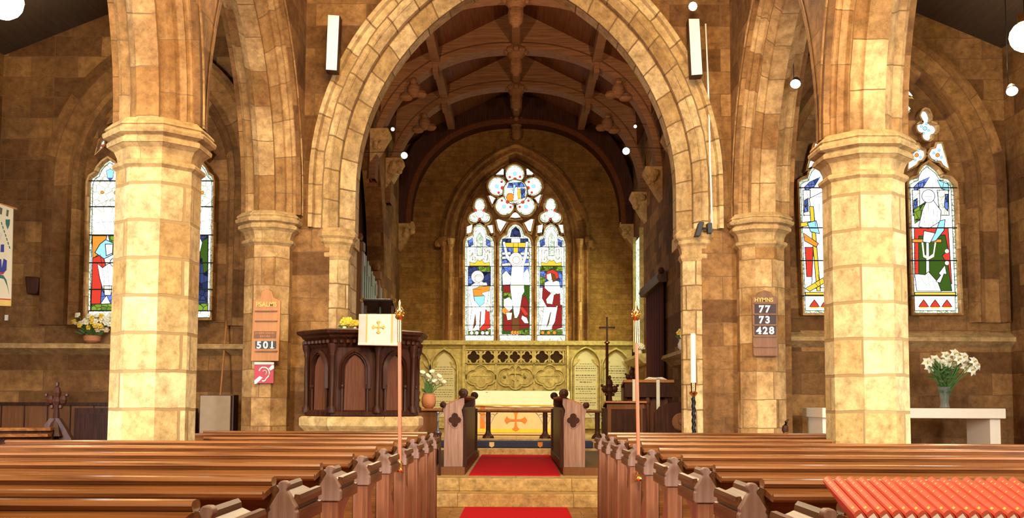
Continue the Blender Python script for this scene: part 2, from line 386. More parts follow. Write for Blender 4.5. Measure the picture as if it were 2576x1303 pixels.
# aisles
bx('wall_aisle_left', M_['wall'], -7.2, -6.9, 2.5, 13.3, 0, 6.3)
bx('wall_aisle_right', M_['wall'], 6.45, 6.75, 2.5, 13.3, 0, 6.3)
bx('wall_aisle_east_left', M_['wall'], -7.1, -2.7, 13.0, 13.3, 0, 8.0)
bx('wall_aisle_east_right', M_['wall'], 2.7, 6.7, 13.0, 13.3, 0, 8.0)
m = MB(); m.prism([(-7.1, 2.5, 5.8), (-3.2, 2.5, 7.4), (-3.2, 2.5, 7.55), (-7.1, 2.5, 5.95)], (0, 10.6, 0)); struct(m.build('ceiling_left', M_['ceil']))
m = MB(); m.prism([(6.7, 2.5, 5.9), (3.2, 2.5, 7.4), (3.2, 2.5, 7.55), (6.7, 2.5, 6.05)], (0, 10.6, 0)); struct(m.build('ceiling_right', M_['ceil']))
# left window ledge, right string course
m = MB(); m.prism([(-6.9, 13, 2.02), (-6.9, 12.82, 2.0), (-6.9, 12.8, 1.94), (-6.9, 13, 1.86)], (3.8, 0, 0)); struct(m.build('trim_5', M_['cap']))
m = MB(); m.prism([(2.7, 13, 2.2), (2.7, 12.86, 2.13), (2.7, 12.86, 2.08), (2.7, 13, 2.0)], (3.75, 0, 0)); struct(m.build('trim_6', M_['cap']))
# chancel walls
m = MB()
for (y0, y1) in ((12.8, 16.2), (21.6, 23.3)): m.box(-3.1, -2.75, y0, y1, 0, 7.02)
m.box(-3.1, -2.75, 16.2, 21.6, 0, 1.0)
arch_wall(m, 16.2, 21.6, 1.0, 7.02, -3.1, -2.75, 18.5, 1.75, 1.0, 3.9, 0, True)
struct(m.build('wall_chancel_left', M_['wall']))
bx('wall_chancel_right', M_['wall'], 2.66, 3.0, 12.8, 23.3, 0, 7.02)
bx('wall_chancel_east', M_['east'], -3.1, 3.0, 23.06, 23.4, 0, 9.6)
# chancel roof planes
for nm, s in (('ceiling_chancel_left', -1), ('ceiling_chancel_right', 1)):
    m = MB(); m.prism([(-.05, 12.8, 8.62), (s*3.2-.05, 12.8, 7.02), (s*3.2-.05, 12.8, 7.17), (-.05, 12.8, 8.77)], (0, 10.4, 0)); struct(m.build(nm, M_['roof']))
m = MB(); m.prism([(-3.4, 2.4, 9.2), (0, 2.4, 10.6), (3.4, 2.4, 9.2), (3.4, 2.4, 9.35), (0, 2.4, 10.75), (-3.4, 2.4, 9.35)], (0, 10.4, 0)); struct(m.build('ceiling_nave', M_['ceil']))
m = MB(); m.prism([(-.18, 12.8, 8.05), (-.12, 12.8, 7.93), (-.05, 12.8, 7.9), (.02, 12.8, 7.93), (.08, 12.8, 8.05), (.08, 12.8, 8.5), (-.18, 12.8, 8.5)], (0, 10.3, 0))
tag(struct(m.build('trim_7', M_['rib'])), 'moulded timber ridge beam running along the crown of the chancel roof', 'beam')
for s in (-1, 1):
    m = MB(); m.box(s*1.5-.13, s*1.5+.03, 12.8, 23.05, 7.6, 7.78)
    tag(struct(m.build('trim_8', M_['rib'])), 'long timber purlin on the %s slope of the chancel roof' % ('left' if s < 0 else 'right'), 'beam', 'chancel purlins')
# arched roof ribs
def rib(Y, label, wall=False):
    t = thing('roof_rib', label, 'roof rib', (-.05, Y, 5.4), 'arched ribs of the chancel roof')
    a, b, n = (2.42, 2.34, 40) if wall else (2.6, 2.46, 40)
    pw = lambda q: math.copysign(abs(q)**.87, q)
    arc = [(-a*pw(math.cos(PI*i/n)), 5.4+b*pw(max(0, math.sin(PI*i/n)))) for i in range(n+1)]
    out = []
    for x, z in arc:
        zt = 8.64-abs(x)*.5
        out.append((x if z > 6.0 else math.copysign(2.7, x), max(zt, z+.2) if abs(x) < 2.5 else max(z, 5.4)))
    if wall: out = [(x*1.15, 5.4+(z-5.4)*1.27) for x, z in arc]
    m = MB(); th = .42 if wall else .30
    for y in (Y-th/2, Y+th/2): m.quads([[(x-.05, y, z) for x, z in arc], [(x-.05, y, z) for x, z in out]])
    m.quads([[(x-.05, Y-th/2, z) for x, z in arc], [(x-.05, Y+th/2, z) for x, z in arc]])
    m.quads([[(x-.05, Y-th/2, z) for x, z in out], [(x-.05, Y+th/2, z) for x, z in out]])
    m.build('rib_arch', M_['dark'] if wall else M_['rib'], t)
    mo = MB()
    for k in (-1, 1):
        mo.quads([[(x*f-.05, Y+k*(th/2+dy), 5.4+(z-5.4)*f) for x, z in arc] for f, dy in ((1.0, 0), (1.0, .03), (1.045, .03), (1.06, 0))])
    mo.build('rib_moulding', M_['roof'] if wall else M_['rib'], t)
    bo = MB(); zc = 7.82
    bo.lathe([(.05, -.42), (.11, -.36), (.13, -.2), (.11, -.12), (.16, -.06), (.19, .02), (.17, .12), (.1, .2)], (-.05, Y-.05, zc), 8)
    for k in range(8):
        q = 2*PI*k/8; bo.ball((-.05+.17*math.cos(q), Y-.05+.17*math.sin(q), zc+.03), .065, 8)
    bo.build('carved_boss', M_['rib'], t, smooth=True)
    if not wall:
        for s in (-1, 1):
            f = MB(); x, z = s*1.9-.05, 7.05
            f.ball((x, Y-.2, z+.02), .13, 10, (1, 1, 1.2)); f.ball((x-s*.13, Y-.18, z-.06), .10, 8, (1.2, 1, .8)); f.ball((x+s*.14, Y-.16, z-.1), .11, 8, (1.3, .9, .8)); f.ball((x, Y-.27, z+.15), .07, 8)
            f.build('carved_figure', M_['rib'], t, smooth=True)
            st = MB().box(s*1.5-.1, s*1.5+0.0, Y-.2, Y+.2, 7.4, 7.7); st.build('short_strut', M_['rib'], t)
    for s in (-1, 1):
        c = MB(); xw = s*2.72-.03; zo = 0 if wall else (.9 if s < 0 else .2); q = [(0, 5.44), (-.34, 5.44), (-.36, 5.36), (-.26, 5.2), (-.16, 5.02), (-.05, 4.86), (0, 4.8)]
        c.prism([(xw+s*d*1.0, Y-.205, z+zo) for d, z in q], (0, .41, 0))
        for k in range(7):
            c.ball((xw-s*random.uniform(.1, .3), Y-.205+random.uniform(-.02, .1), 5.1+zo+random.uniform(0, .24)), random.uniform(.05, .09), 8)
        c.build('carved_corbel', M_['cap'], t)
for Y, l in ((13.6, 'mostly hidden behind the chancel arch'), (15.9, 'its boss nearest the chancel arch crown'), (18.3, 'in the middle of the chancel'), (20.5, 'next to last before the east wall')):
    rib(Y, 'arched timber rib with carved boss, '+l)
rib(22.85, 'dark arched timber rib with pendant set against the east wall', True)
# ------------------------------------------------------------------ chancel arch
t = struct(thing('trim_10', 'large pointed stone arch with moulded rings opening into the chancel', 'arch', (-.03, 12.2, 0)))
m = MB()
arch_sweep(m, [(11.9, .50), (11.82, .50), (11.82, .45), (11.88, .43), (11.88, .27), (11.99, .17), (12.12, .17), (12.12, .14), (12.25, 0), (12.52, 0), (12.66, .12), (12.8, .12), (12.8, .3)], 2.0, .9, 3.9, -.03, 3.36, n=26)
m.build('arch_rings', M_['charch'], t)
for s in (-1, 1):
    x = -.03+s*2.22
    m = MB().lathe([(.27, 0), (.27, .35), (.22, .45), (.20, .5), (.20, 3.0)], (x, 12.1, 0), 8, rot=PI/8)
    m.box(x+.05 if s > 0 else x-.3, x+.3 if s > 0 else x+.16, 12.1, 12.8, 0, 3.36)
    m.build('jamb_shaft', M_['charch'], t)
    m = MB().lathe([(.20, 2.98), (.225, 3.02), (.225, 3.05), (.205, 3.08), (.225, 3.16), (.255, 3.19), (.255, 3.23), (.285, 3.26), (.285, 3.31), (.25, 3.36)], (x, 12.1, 0), 8, rot=PI/8)
    m.box(x-.2, x+.2, 12.1, 12.75, 3.2, 3.36)
    m.build('capital', M_['cap'], t)
# ------------------------------------------------------------------ pillars and half pillars
def capital(mb, x, y, s=1.0, z=0, r=.325):
    mb.lathe([(r, 3.10+z), (r+.015, 3.115+z), (r+.04, 3.135+z), (r+.045, 3.155+z), (r+.03, 3.172+z), (r+.0, 3.182+z), (r+.008, 3.225+z), (r+.03, 3.27+z), (r+.075, 3.30+z), (r+.085, 3.302+z), (r+.09, 3.33+z), (r+.08, 3.346+z), (r+.062, 3.35+z), (r+.062, 3.36+z), (r+.115, 3.375+z), (r+.125, 3.40+z), (r+.12, 3.415+z), (r+.095, 3.42+z), (r+.095, 3.435+z), (r+.108, 3.442+z), (r+.10, 3.46+z), (r+.05, 3.505+z)], (x, y, 0), 8, rot=PI/8)
def pillar(x, y, label, side):
    t = thing('pillar', label, 'pillar', (x, y, 0), 'octagonal arcade pillars')
    m = MB().lathe([(.45, 0), (.45, .25), (.40, .32), (.37, .36), (.335, .42), (.335, 3.12)], (x, y, 0), 8, rot=PI/8); m.build('shaft', M_['pillar'], t)
    m = MB(); capital(m, x, y); m.build('capital', M_['cap'], t)
pillar(LX, 8.1, 'pale octagonal stone pillar standing among the pews on the left', -1)
pillar(RX, 8.4, 'pale octagonal stone pillar standing among the pews on the right', 1)
def respond(x, label):
    t = thing('half_pillar', label, 'pillar', (x, 11.9, 0), 'half octagonal pillars against the nave east wall')
    m = MB().lathe([(.38, 0), (.38, .3), (.29, .4), (.29, 3.12)], (x, 11.86, 0), 8, rot=PI/8); m.build('shaft', M_['arch'], t)
    m = MB(); capital(m, x, 11.86, 1.0, 0, .29); m.build('capital', M_['cap'], t)
respond(-2.99, 'half octagonal pillar behind the psalm board beside the pulpit')
respond(2.9, 'half octagonal pillar behind the hymn board')
# ================================================================== STAINED GLASS WINDOWS
class Glass:
    """pieces of glass and lead drawn in the plane Y; k, ox, oy turn traced coordinates into the plane"""
    def __init__(s, Y, ox=0, oy=0, k=1.0, dx=0): s.Y = Y; s.ox, s.oy, s.k, s.dx = ox, oy, k, dx; s.mb = MB(); s.lay = 0; s.fr = MB()
    def w(s, p, l): return P(s.ox+p[0]/s.k+s.dx, s.oy+p[1]/s.k, s.Y-.004*l)
    def pane(s, mat, pts, lead=.010, lay=None):
        if lay is None: s.lay += 1; lay = s.lay
        q = [s.w(p, lay) for p in pts]; s.mb.m(G_[mat]).prism(q, (0, .003, 0))
        if lead: s.mb.m(G_['lead']).ring(q, lead, s.Y-.004*lay-.002, s.Y-.004*lay+.002)
        return q
    def line(s, *paths, w=.009):
        s.lay += 1
        for L in paths: s.mb.m(G_['lead']).tube([s.w(p, s.lay+1) for p in L], w/2, 4)
    def light(s, pts, border=True, fill='quarry', t=.05, bw=.0):
        q = s.pane('border' if border else fill, pts, 0)
        s.fr.ring(q, t, s.Y-.09, s.Y+.04)
        if border:
            cx = sum(p[0] for p in pts)/len(pts); cy = sum(p[1] for p in pts)/len(pts)
            x0 = min(p[0] for p in pts); x1 = max(p[0] for p in pts); y0 = min(p[1] for p in pts); y1 = max(p[1] for p in pts)
            fx = 1-2*bw/(x1-x0); fy = 1-2*bw/(y1-y0); mx, my = (x0+x1)/2, (y0+y1)/2
            s.pane(fill, [(mx+(x-mx)*fx, my+(y-my)*fy) for x, y in pts], .008)
    def bars(s, parent, xs, ys):
        for y in ys:
            a, b = s.w((xs[0], y), 30), s.w((xs[1], y), 30); MB().tube([a, b], .009, 6).build('saddle_bar', G_['lead'], parent)
    def done(s, parent, gname='stained_glass', fname='tracery_frame'):
        s.mb.build(gname, None, parent); s.fr.build(fname, M_['arch'], parent)
# ---- east window
E1 = struct(thing('window_1', 'tall three light stained glass window with flower tracery above the altar', 'window', (-.06, 23.0, 2.68)))
m = MB(); m.prism([(-.06+x, 23.0, z) for x, z in arch_pts(1.42, .76, 5.0, 0, 16, 2.62)], (0, .06, 0)); m.build('tracery_back', M_['wall'], E1)
m = MB(); arch_sweep(m, [(23.06, .42), (22.84, .42), (22.80, .36), (22.9, .30), (22.86, .22), (22.9, .14), (22.96, .10), (22.90, .04), (23.02, 0)], 1.3, .76, 5.0, -.06, 2.66, n=20); m.build('window_hood', M_['wall'], E1)
for s in (-1, 1):
    m = MB(); m.tube([(-.06+s*1.5, 22.88, 2.66), (-.06+s*1.5, 22.88, 5.0)], .055, 10); m.lathe([(.06, 4.88), (.07, 4.92), (.1, 5.03), (.11, 5.08), (.0, 5.1)], (-.06+s*1.5, 22.88, 0), 8); m.build('jamb_shaft', M_['arch'], E1)
    m = MB(); m.ball((-.06+s*1.72, 22.86, 5.0), .13, 10); m.ball((-.06+s*1.80, 22.84, 4.95), .1, 8); m.ball((-.06+s*1.66, 22.8, 5.06), .08, 8); m.build('carved_stop', M_['wall'], E1)
cv = dict(Y=22.98, ox=1100, oy=400, k=2.715)
def ogee(x0, x1, yb=1255, top=447):
    c = (x0+x1)/2; h = (x1-x0)/2
    half = [(h, 600), (h*.97, 565), (h*.86, 540), (h*.7, 527), (h*.52, 522), (h*.47, 495), (h*.36, 470), (h*.18, 453)]
    return [(c-h, yb)]+[(c-x, y) for x, y in half]+[(c, top)]+[(c+x, y) for x, y in half[::-1]]+[(c+h, yb)]
g = Glass(**cv); g.light(ogee(190, 387), bw=13)
g.pane('blue', [(212, 560), (240, 540), (245, 585), (215, 600)]); g.pane('blue', [(335, 545), (362, 560), (362, 600), (335, 588)])
g.pane('white', [(250, 520), (290, 460), (330, 520), (322, 600), (258, 600)]); g.pane('border', [(268, 540), (290, 500), (312, 540), (306, 660), (274, 660)])
g.pane('gold', [(222, 705), (258, 715), (275, 690), (290, 700), (305, 690), (322, 715), (357, 705), (357, 728), (222, 728)])
g.pane('navy', [(212, 735), (363, 735), (363, 900), (212, 900)]); g.pane('leaf', [(280, 735), (358, 735), (360, 770), (285, 768)])
g.pane('blue', [(212, 800), (238, 800), (238, 850), (212, 850)]); g.pane('quarry', [(212, 870), (363, 870), (363, 1195), (212, 1195)])
g.pane('white', [(228, 865), (262, 845), (335, 845), (352, 900), (335, 1010), (332, 1150), (215, 1185), (240, 1010), (222, 950)])
g.pane('red', [(330, 1030), (355, 1045), (360, 1150), (300, 1182), (288, 1160), (325, 1120)])
g.pane('orange', [(243, 890), (290, 872), (357, 868), (354, 900), (300, 915), (322, 935), (252, 940)]); g.pane('sky', [(252, 940), (324, 935), (318, 985), (290, 1005), (256, 965)])
g.pane('pale', [(332, 985), (355, 1000), (360, 1040), (340, 1040)]); g.pane('brown', [(255, 1080), (262, 1040), (266, 1130), (240, 1170)], 0); g.pane('brown', [(292, 1040), (300, 1040), (296, 1140), (286, 1160)], 0)
g.pane('flesh', circ(275, 805, 42, 20)); g.pane('pale', circ(283, 815, 26, 16)); g.pane('flesh', circ(300, 850, 14, 10))
g.pane('leaf', [(212, 1178), (363, 1165), (363, 1200), (212, 1200)])
for x in (235, 270, 310, 340): g.pane('flesh', circ(x, 1188, 12, 8))
g.pane('quarry', [(192, 1205), (386, 1205), (386, 1250), (192, 1250)])
g.line([(240, 880), (250, 950), (262, 1020), (250, 1100), (225, 1182)], [(300, 1010), (296, 1080), (268, 1176)], [(322, 1015), (310, 1100), (290, 1172)], [(275, 1015), (272, 1090), (245, 1180)], [(262, 850), (282, 872), (305, 858)], [(250, 890), (300, 890)], [(258, 800), (300, 800)], w=.008)
g.line(*[[(x, 612), (x+3, 655), (x, 700)] for x in (222, 240, 258, 322, 340, 356)], *[[(x, 640), (x+13, 618), (x+26, 640)] for x in (215, 241, 310, 336)], *[[(x, 690), (x+13, 668), (x+26, 690)] for x in (215, 241, 310, 336)], w=.007)
g.bars(E1, (190, 387), (600, 733, 865, 1010, 1135, 1203)); g.done(E1)
g = Glass(**cv); g.light(ogee(425, 643), bw=15)
g.pane('navy', [(500, 530), (510, 485), (535, 465), (560, 485), (570, 530)]); g.pane('blue', [(445, 548), (620, 548), (626, 900), (443, 900)])
for y in (640, 668, 715): g.pane('quarry', [(443, y), (500, y-5), (500, y+12), (443, y+14)]); g.pane('quarry', [(570, y), (626, y-4), (626, y+12), (570, y+14)])
g.pane('navy', [(455, 545), (615, 545), (615, 568), (455, 568)]); g.pane('gold', [(468, 573), (606, 573), (606, 604), (468, 604)]); g.pane('gold', [(521, 570), (551, 570), (551, 640), (521, 640)]); g.pane('white', [(506, 543), (565, 543), (565, 570), (506, 570)])
g.pane('green', [(445, 862), (628, 862), (628, 1195), (445, 1195)]); g.pane('leaf', [(450, 915), (510, 905), (512, 955), (450, 960)])
g.pane('wine', [(452, 865), (490, 862), (500, 910), (455, 912)])
g.pane('white', [(445, 790), (470, 765), (500, 800), (505, 855), (450, 858)]); g.pane('white', [(590, 780), (615, 750), (630, 790), (628, 860), (590, 858)])
g.pane('wine', [(455, 1030), (500, 1010), (515, 1060), (510, 1175), (453, 1172)]); g.pane('wine', [(568, 950), (600, 935), (624, 985), (620, 1100), (628, 1150), (556, 1160), (560, 1060)])
g.pane('red', [(560, 1010), (580, 1005), (622, 1060), (600, 1070)]); g.pane('orange', circ(470, 1035, 26, 14)); g.pane('white', [(455, 960), (490, 945), (515, 970), (512, 1020), (490, 1040), (455, 1005)])
g.pane('pale', [(470, 1050), (510, 1050), (505, 1095), (480, 1100)]); g.pane('white', [(580, 1070), (610, 1085), (622, 1120), (598, 1120), (575, 1090)])
g.pane('brown', [(514, 1080), (556, 1080), (562, 1190), (510, 1190)])
g.pane('white', [(448, 568), (462, 566), (480, 650), (505, 690), (585, 690), (596, 650), (606, 566), (620, 566), (612, 660), (590, 730), (588, 850), (594, 905), (578, 930), (560, 1050), (545, 1085), (528, 1085), (518, 1000), (505, 920), (498, 860), (512, 730), (470, 670)])
g.pane('flesh', circ(537, 682, 43, 20)); g.pane('pale', circ(540, 690, 24, 16)); g.pane('pale', [(500, 850), (592, 850), (592, 868), (500, 872)], .006); g.pane('flesh', [(528, 1050), (548, 1050), (545, 1085), (528, 1085)], .006)
for x in (515, 535, 555): g.pane('orange', circ(x, 1185, 13, 8))
g.pane('leaf', [(560, 1172), (626, 1165), (626, 1200), (560, 1200)]); g.pane('quarry', [(427, 1205), (642, 1205), (642, 1250), (427, 1250)])
g.line([(512, 730), (522, 770), (518, 850)], [(574, 730), (570, 770), (574, 850)], [(543, 740), (541, 850)], [(545, 905), (548, 980), (540, 1060)], [(500, 880), (590, 885)], [(505, 895), (585, 900)], [(485, 690), (515, 735)], [(600, 680), (575, 735)], w=.008)
g.bars(E1, (425, 643), (604, 733, 862, 1010, 1135, 1203)); g.done(E1)
g = Glass(**cv); g.light(ogee(680, 876), bw=13)
g.pane('blue', [(702, 560), (730, 540), (735, 585), (705, 600)]); g.pane('blue', [(825, 545), (852, 560), (852, 600), (825, 588)])
g.pane('white', [(740, 520), (778, 460), (818, 520), (812, 600), (748, 600)]); g.pane('border', [(758, 540), (778, 500), (800, 540), (796, 660), (764, 660)])
g.pane('gold', [(712, 705), (748, 715), (765, 690), (780, 700), (795, 690), (812, 715), (847, 705), (847, 728), (712, 728)])
g.pane('leaf', [(702, 735), (854, 735), (854, 765), (702, 765)]); g.pane('blue', [(702, 768), (854, 768), (854, 900), (702, 900)]); g.pane('leaf', [(702, 800), (735, 810), (735, 860), (702, 860)])
g.pane('quarry', [(702, 880), (854, 880), (854, 1195), (702, 1195)])
g.pane('wine', [(820, 990), (850, 1000), (850, 1150), (782, 1170), (800, 1100)]); g.pane('white', [(732, 995), (822, 1000), (802, 1110), (770, 1170), (703, 1178), (720, 1090)])
g.pane('wine', [(722, 870), (748, 885), (790, 940), (836, 900), (838, 990), (800, 1010), (748, 1005), (718, 950)]); g.pane('white', [(735, 845), (780, 825), (830, 838), (848, 915), (820, 920), (790, 905), (762, 905), (735, 880)])
g.pane('white', [(745, 960), (780, 915), (795, 930), (785, 990), (750, 985)]); g.pane('red', [(738, 800), (755, 765), (790, 757), (820, 775), (830, 810), (812, 820), (800, 790), (770, 790), (745, 820)])
g.pane('flesh', [(748, 790), (775, 780), (782, 820), (765, 832), (750, 818)]); g.pane('brown', [(778, 780), (800, 790), (812, 830), (790, 838)])
g.pane('brown', [(770, 1050), (780, 1040), (764, 1120), (740, 1165)], 0); g.pane('leaf', [(702, 1170), (854, 1165), (854, 1200), (702, 1200)])
for x in (720, 760, 800): g.pane('orange', circ(x, 1186, 12, 8))
g.pane('quarry', [(682, 1205), (874, 1205), (874, 1250), (682, 1250)])
g.line([(760, 1010), (750, 1090), (715, 1176)], [(790, 1010), (775, 1090), (740, 1178)], [(805, 1010), (795, 1060)], [(740, 850), (765, 900)], [(800, 838), (808, 905)], [(775, 832), (780, 900)], w=.008)
g.line(*[[(x, 612), (x+3, 655), (x, 700)] for x in (712, 730, 748, 812, 830, 846)], *[[(x, 640), (x+13, 618), (x+26, 640)] for x in (705, 731, 800, 826)], *[[(x, 690), (x+13, 668), (x+26, 690)] for x in (705, 731, 800, 826)], w=.007)
g.bars(E1, (680, 876), (600, 733, 865, 1010, 1135, 1203)); g.done(E1)
g = Glass(**cv)
for x, y in ((530, 106), (412, 188), (652, 188), (460, 320), (603, 320)):
    g.light(circ(x, y, 61, 28), True, 'white', .05, 9)
    dx, dy = (x-533)/125, (y-222)/125
    for q in (-1, 1): g.pane('red', circ(x-dx*18+q*dy*38, y-dy*18-q*dx*38, 8, 6), .006)
    g.pane('red', circ(x-dx*34, y-dy*34, 12, 8), .006); g.pane('sky', circ(x+dx*6, y+dy*6, 13, 10), .006)
g.Y -= .03; g.light(circ(533, 222, 80, 36), True, 'white', .03, 6); r = []
g.pane('quarry', circ(533, 222, 70, 30), .006); g.pane('blue', [(490, 165), (575, 160), (600, 190), (480, 195)]); g.pane('orange', circ(500, 262, 27, 14)); g.pane('gold', [(545, 205), (566, 205), (566, 270), (548, 270)]); g.pane('blue', [(572, 200), (600, 205), (595, 262), (575, 268)]); g.pane('sky', [(520, 175), (534, 175), (530, 240), (520, 230)]); g.pane('white', [(528, 200), (545, 190), (550, 280), (520, 285)])
g.Y += .03
for cx in (290, 774):
    L = union(cx, 365, [(cx, 320, 36), (cx, 300, 30), (cx, 365, 34), (cx-38, 400, 33), (cx+38, 400, 33)], 60); g.light(L, True, 'quarry', .05, 9)
    g.pane('white', circ(cx, 375, 26, 16)); g.pane('red', circ(cx-28, 350, 8, 6), .005); g.pane('red', circ(cx+28, 350, 8, 6), .005); g.pane('red', circ(cx-4, 412, 8, 6), .005)
for L in ([(402, 105), (445, 68), (453, 72), (452, 106)], [(610, 68), (618, 68), (655, 98), (648, 106), (612, 106)], [(352, 252), (362, 250), (394, 268), (375, 308)], [(708, 245), (700, 245), (668, 268), (690, 303)], [(500, 397), (518, 372), (533, 365), (550, 374), (567, 397), (533, 402)],
          [(406, 416), (418, 412), (470, 430), (432, 494), (418, 470)], [(655, 412), (640, 412), (596, 436), (622, 488), (638, 494)], [(205, 462), (238, 448), (232, 498), (210, 508), (203, 506)], [(344, 455), (376, 452), (382, 503), (368, 506)], [(690, 455), (720, 447), (714, 500), (685, 505)], [(829, 450), (856, 450), (862, 503), (848, 503)]):
    g.light(L, False, 'white', .04); cx = sum(p[0] for p in L)/len(L); cy = sum(p[1] for p in L)/len(L); g.pane('pale' if cy > 440 else 'flesh', circ(cx, cy, 9, 6), .006)
g.done(E1)
# ---- right aisle window
def aisle_window(name, label, X, hw, zs, c, z0, shade):
    t = struct(thing(name, label, 'window', (X, 12.98, z0)))
    m = MB(); m.prism([(X+x, 12.985, z) for x, z in arch_pts(hw, c, zs, 0, 14, z0)], (0, .03, 0)); m.build('tracery_back', M_['wall'], t)
    m = MB(); arch_sweep(m, [(13.0, .5), (12.88, .5), (12.86, .44), (12.93, .38), (12.93, .2), (12.88, .12), (12.9, .06), (12.99, 0)], hw, c, zs, X, z0-.05, n=18); m.build('window_hood', M_['wall'], t); return t
W3 = aisle_window('window_3', 'three light stained glass window half hidden behind the right pillar', 4.74, 1.16, 4.1, .75, 2.38, 0)
def right_light(dx, kind):
    g = Glass(12.96, 2230, 150, 1.945, dx)
    g.light([(130, 1240), (103, 602), (122, 590), (148, 582), (152, 560), (168, 532), (195, 513), (240, 545), (262, 580), (300, 588), (322, 612), (327, 650), (350, 1240)], True, 'white', .035, 14)
    g.pane('blue', [(135, 625), (160, 600), (210, 575), (180, 620), (140, 640)]); g.pane('sky', [(250, 590), (300, 610), (305, 640), (270, 630)]); g.pane('quarry', [(128, 640), (160, 640), (160, 760), (132, 760)]); g.pane('quarry', [(250, 640), (302, 640), (304, 760), (262, 760)])
    g.pane('blue', [(135, 690), (150, 680), (150, 740), (135, 745)]); g.pane('blue', [(290, 660), (300, 660), (300, 740), (285, 720)])
    if kind:
        g.pane('red', [(138, 825), (300, 825), (318, 1095), (140, 1065)]); g.pane('green', [(160, 865), (285, 860), (300, 930), (270, 960), (300, 1010), (318, 1130), (265, 1130), (200, 1080), (160, 1055)])
        g.pane('leaf', [(136, 735), (200, 690), (180, 770), (140, 800)]); g.pane('orange', [(128, 880), (268, 880), (268, 893), (128, 893)]); g.pane('white', [(196, 890), (206, 890), (208, 1050), (196, 1050)])
        g.pane('white', [(180, 730), (200, 690), (212, 640), (228, 690), (265, 740), (262, 790), (205, 825), (160, 815)]); g.pane('white', circ(205, 668, 30, 16)); g.pane('sky', [(262, 790), (285, 785), (280, 835), (240, 885), (215, 890), (240, 850)])
        g.pane('white', [(185, 840), (235, 850), (212, 895), (180, 890)]); g.pane('pale', [(172, 895), (180, 895), (186, 955), (206, 966), (228, 950), (236, 895), (243, 895), (232, 965), (206, 978), (180, 965)], .004)
        g.pane('white', [(140, 1050), (190, 1055), (205, 1040), (250, 1090), (265, 1132), (150, 1130)]); g.pane('white', [(245, 1085), (268, 1055), (258, 1045), (285, 1010), (292, 1048), (280, 1046), (262, 1090)])
        for y in (937, 995): g.pane('pale', circ(296, y, 10, 10), .005)
    else:
        g.pane('red', [(138, 920), (300, 920), (318, 1060), (146, 1060)]); g.pane('white', [(160, 680), (220, 650), (260, 700), (255, 900), (250, 1110), (170, 1120), (180, 900)])
        g.pane('gold', [(112, 800), (190, 790), (190, 806), (112, 818)]); g.pane('gold', [(160, 720), (176, 720), (210, 1130), (196, 1130)]); g.pane('sky', [(150, 800), (190, 790), (205, 850), (165, 840)]); g.pane('orange', [(130, 850), (200, 900), (190, 915), (135, 885)]); g.pane('gold', [(140, 1120), (240, 1060), (250, 1080), (160, 1132)])
    g.pane('gold', [(140, 1140), (336, 1140), (337, 1150), (140, 1150)])
    for x in (182, 238, 296): g.pane('red', [(x-22, 1208), (x-14, 1196), (x, 1178), (x+14, 1196), (x+22, 1208)]); g.pane('gold', [(x-22, 1210), (x+22, 1210), (x+22, 1216), (x-22, 1216)], 0)
    g.line([(180, 735), (188, 815)], [(205, 705), (207, 820)], [(232, 705), (228, 815)], [(250, 740), (245, 800)], [(165, 1065), (200, 1110)], [(200, 1050), (215, 1120)], [(225, 1070), (240, 1125)], [(188, 670), (222, 670)], *[[(x0, y), (x0+16, y)] for y in range(660, 1120, 26) for x0 in (114+(y-640)*.04, 312+(y-640)*.035)], *[[(x, 600), (x-8, 640)] for x in (170, 230, 280)], w=.006)
    g.bars(W3, (108, 345), (627, 823, 983, 1155)); g.done(W3)
right_light(0, 1); right_light(-137.5, 0); right_light(-275, 0)
g = Glass(12.96, 2230, 150, 1.945)
MIR = lambda L: [(-79.2-x+0, y) for x, y in L]      # mirrored about the window axis
for L, dec in ((union(190, 335, [(181, 285, 22), (181, 268, 14), (164, 340, 22), (214, 345, 22), (190, 378, 22), (190, 335, 24)], 48), 'sky'), ([(105, 535), (112, 450), (128, 413), (148, 420), (158, 440), (180, 448), (184, 468), (170, 490), (152, 495), (140, 515)], 'orange'), ([(210, 462), (222, 440), (242, 435), (250, 413), (268, 412), (302, 530), (280, 515), (268, 495), (238, 490), (222, 482)], 'orange'), ([(60, 100), (75, 115), (128, 177), (66, 160)], 'sky'), ([(40, 225), (66, 220), (102, 222), (118, 240), (100, 258), (72, 270), (45, 262)], 'orange'), (circ(84, 335, 8, 8), 'red')):
    for Q in (L, MIR(L)):
        g.light(Q, False, 'red' if dec == 'red' else 'white', .03); cx = sum(p[0] for p in Q)/len(Q); cy = sum(p[1] for p in Q)/len(Q)
        if dec != 'red':
            g.pane(dec, circ(cx, cy, 9, 8), .006)
            for a in range(4): g.pane('sky', circ(cx+20*math.cos(a*1.57+.4), cy+26*math.sin(a*1.57+.4), 6, 6), .004)
g.done(W3)
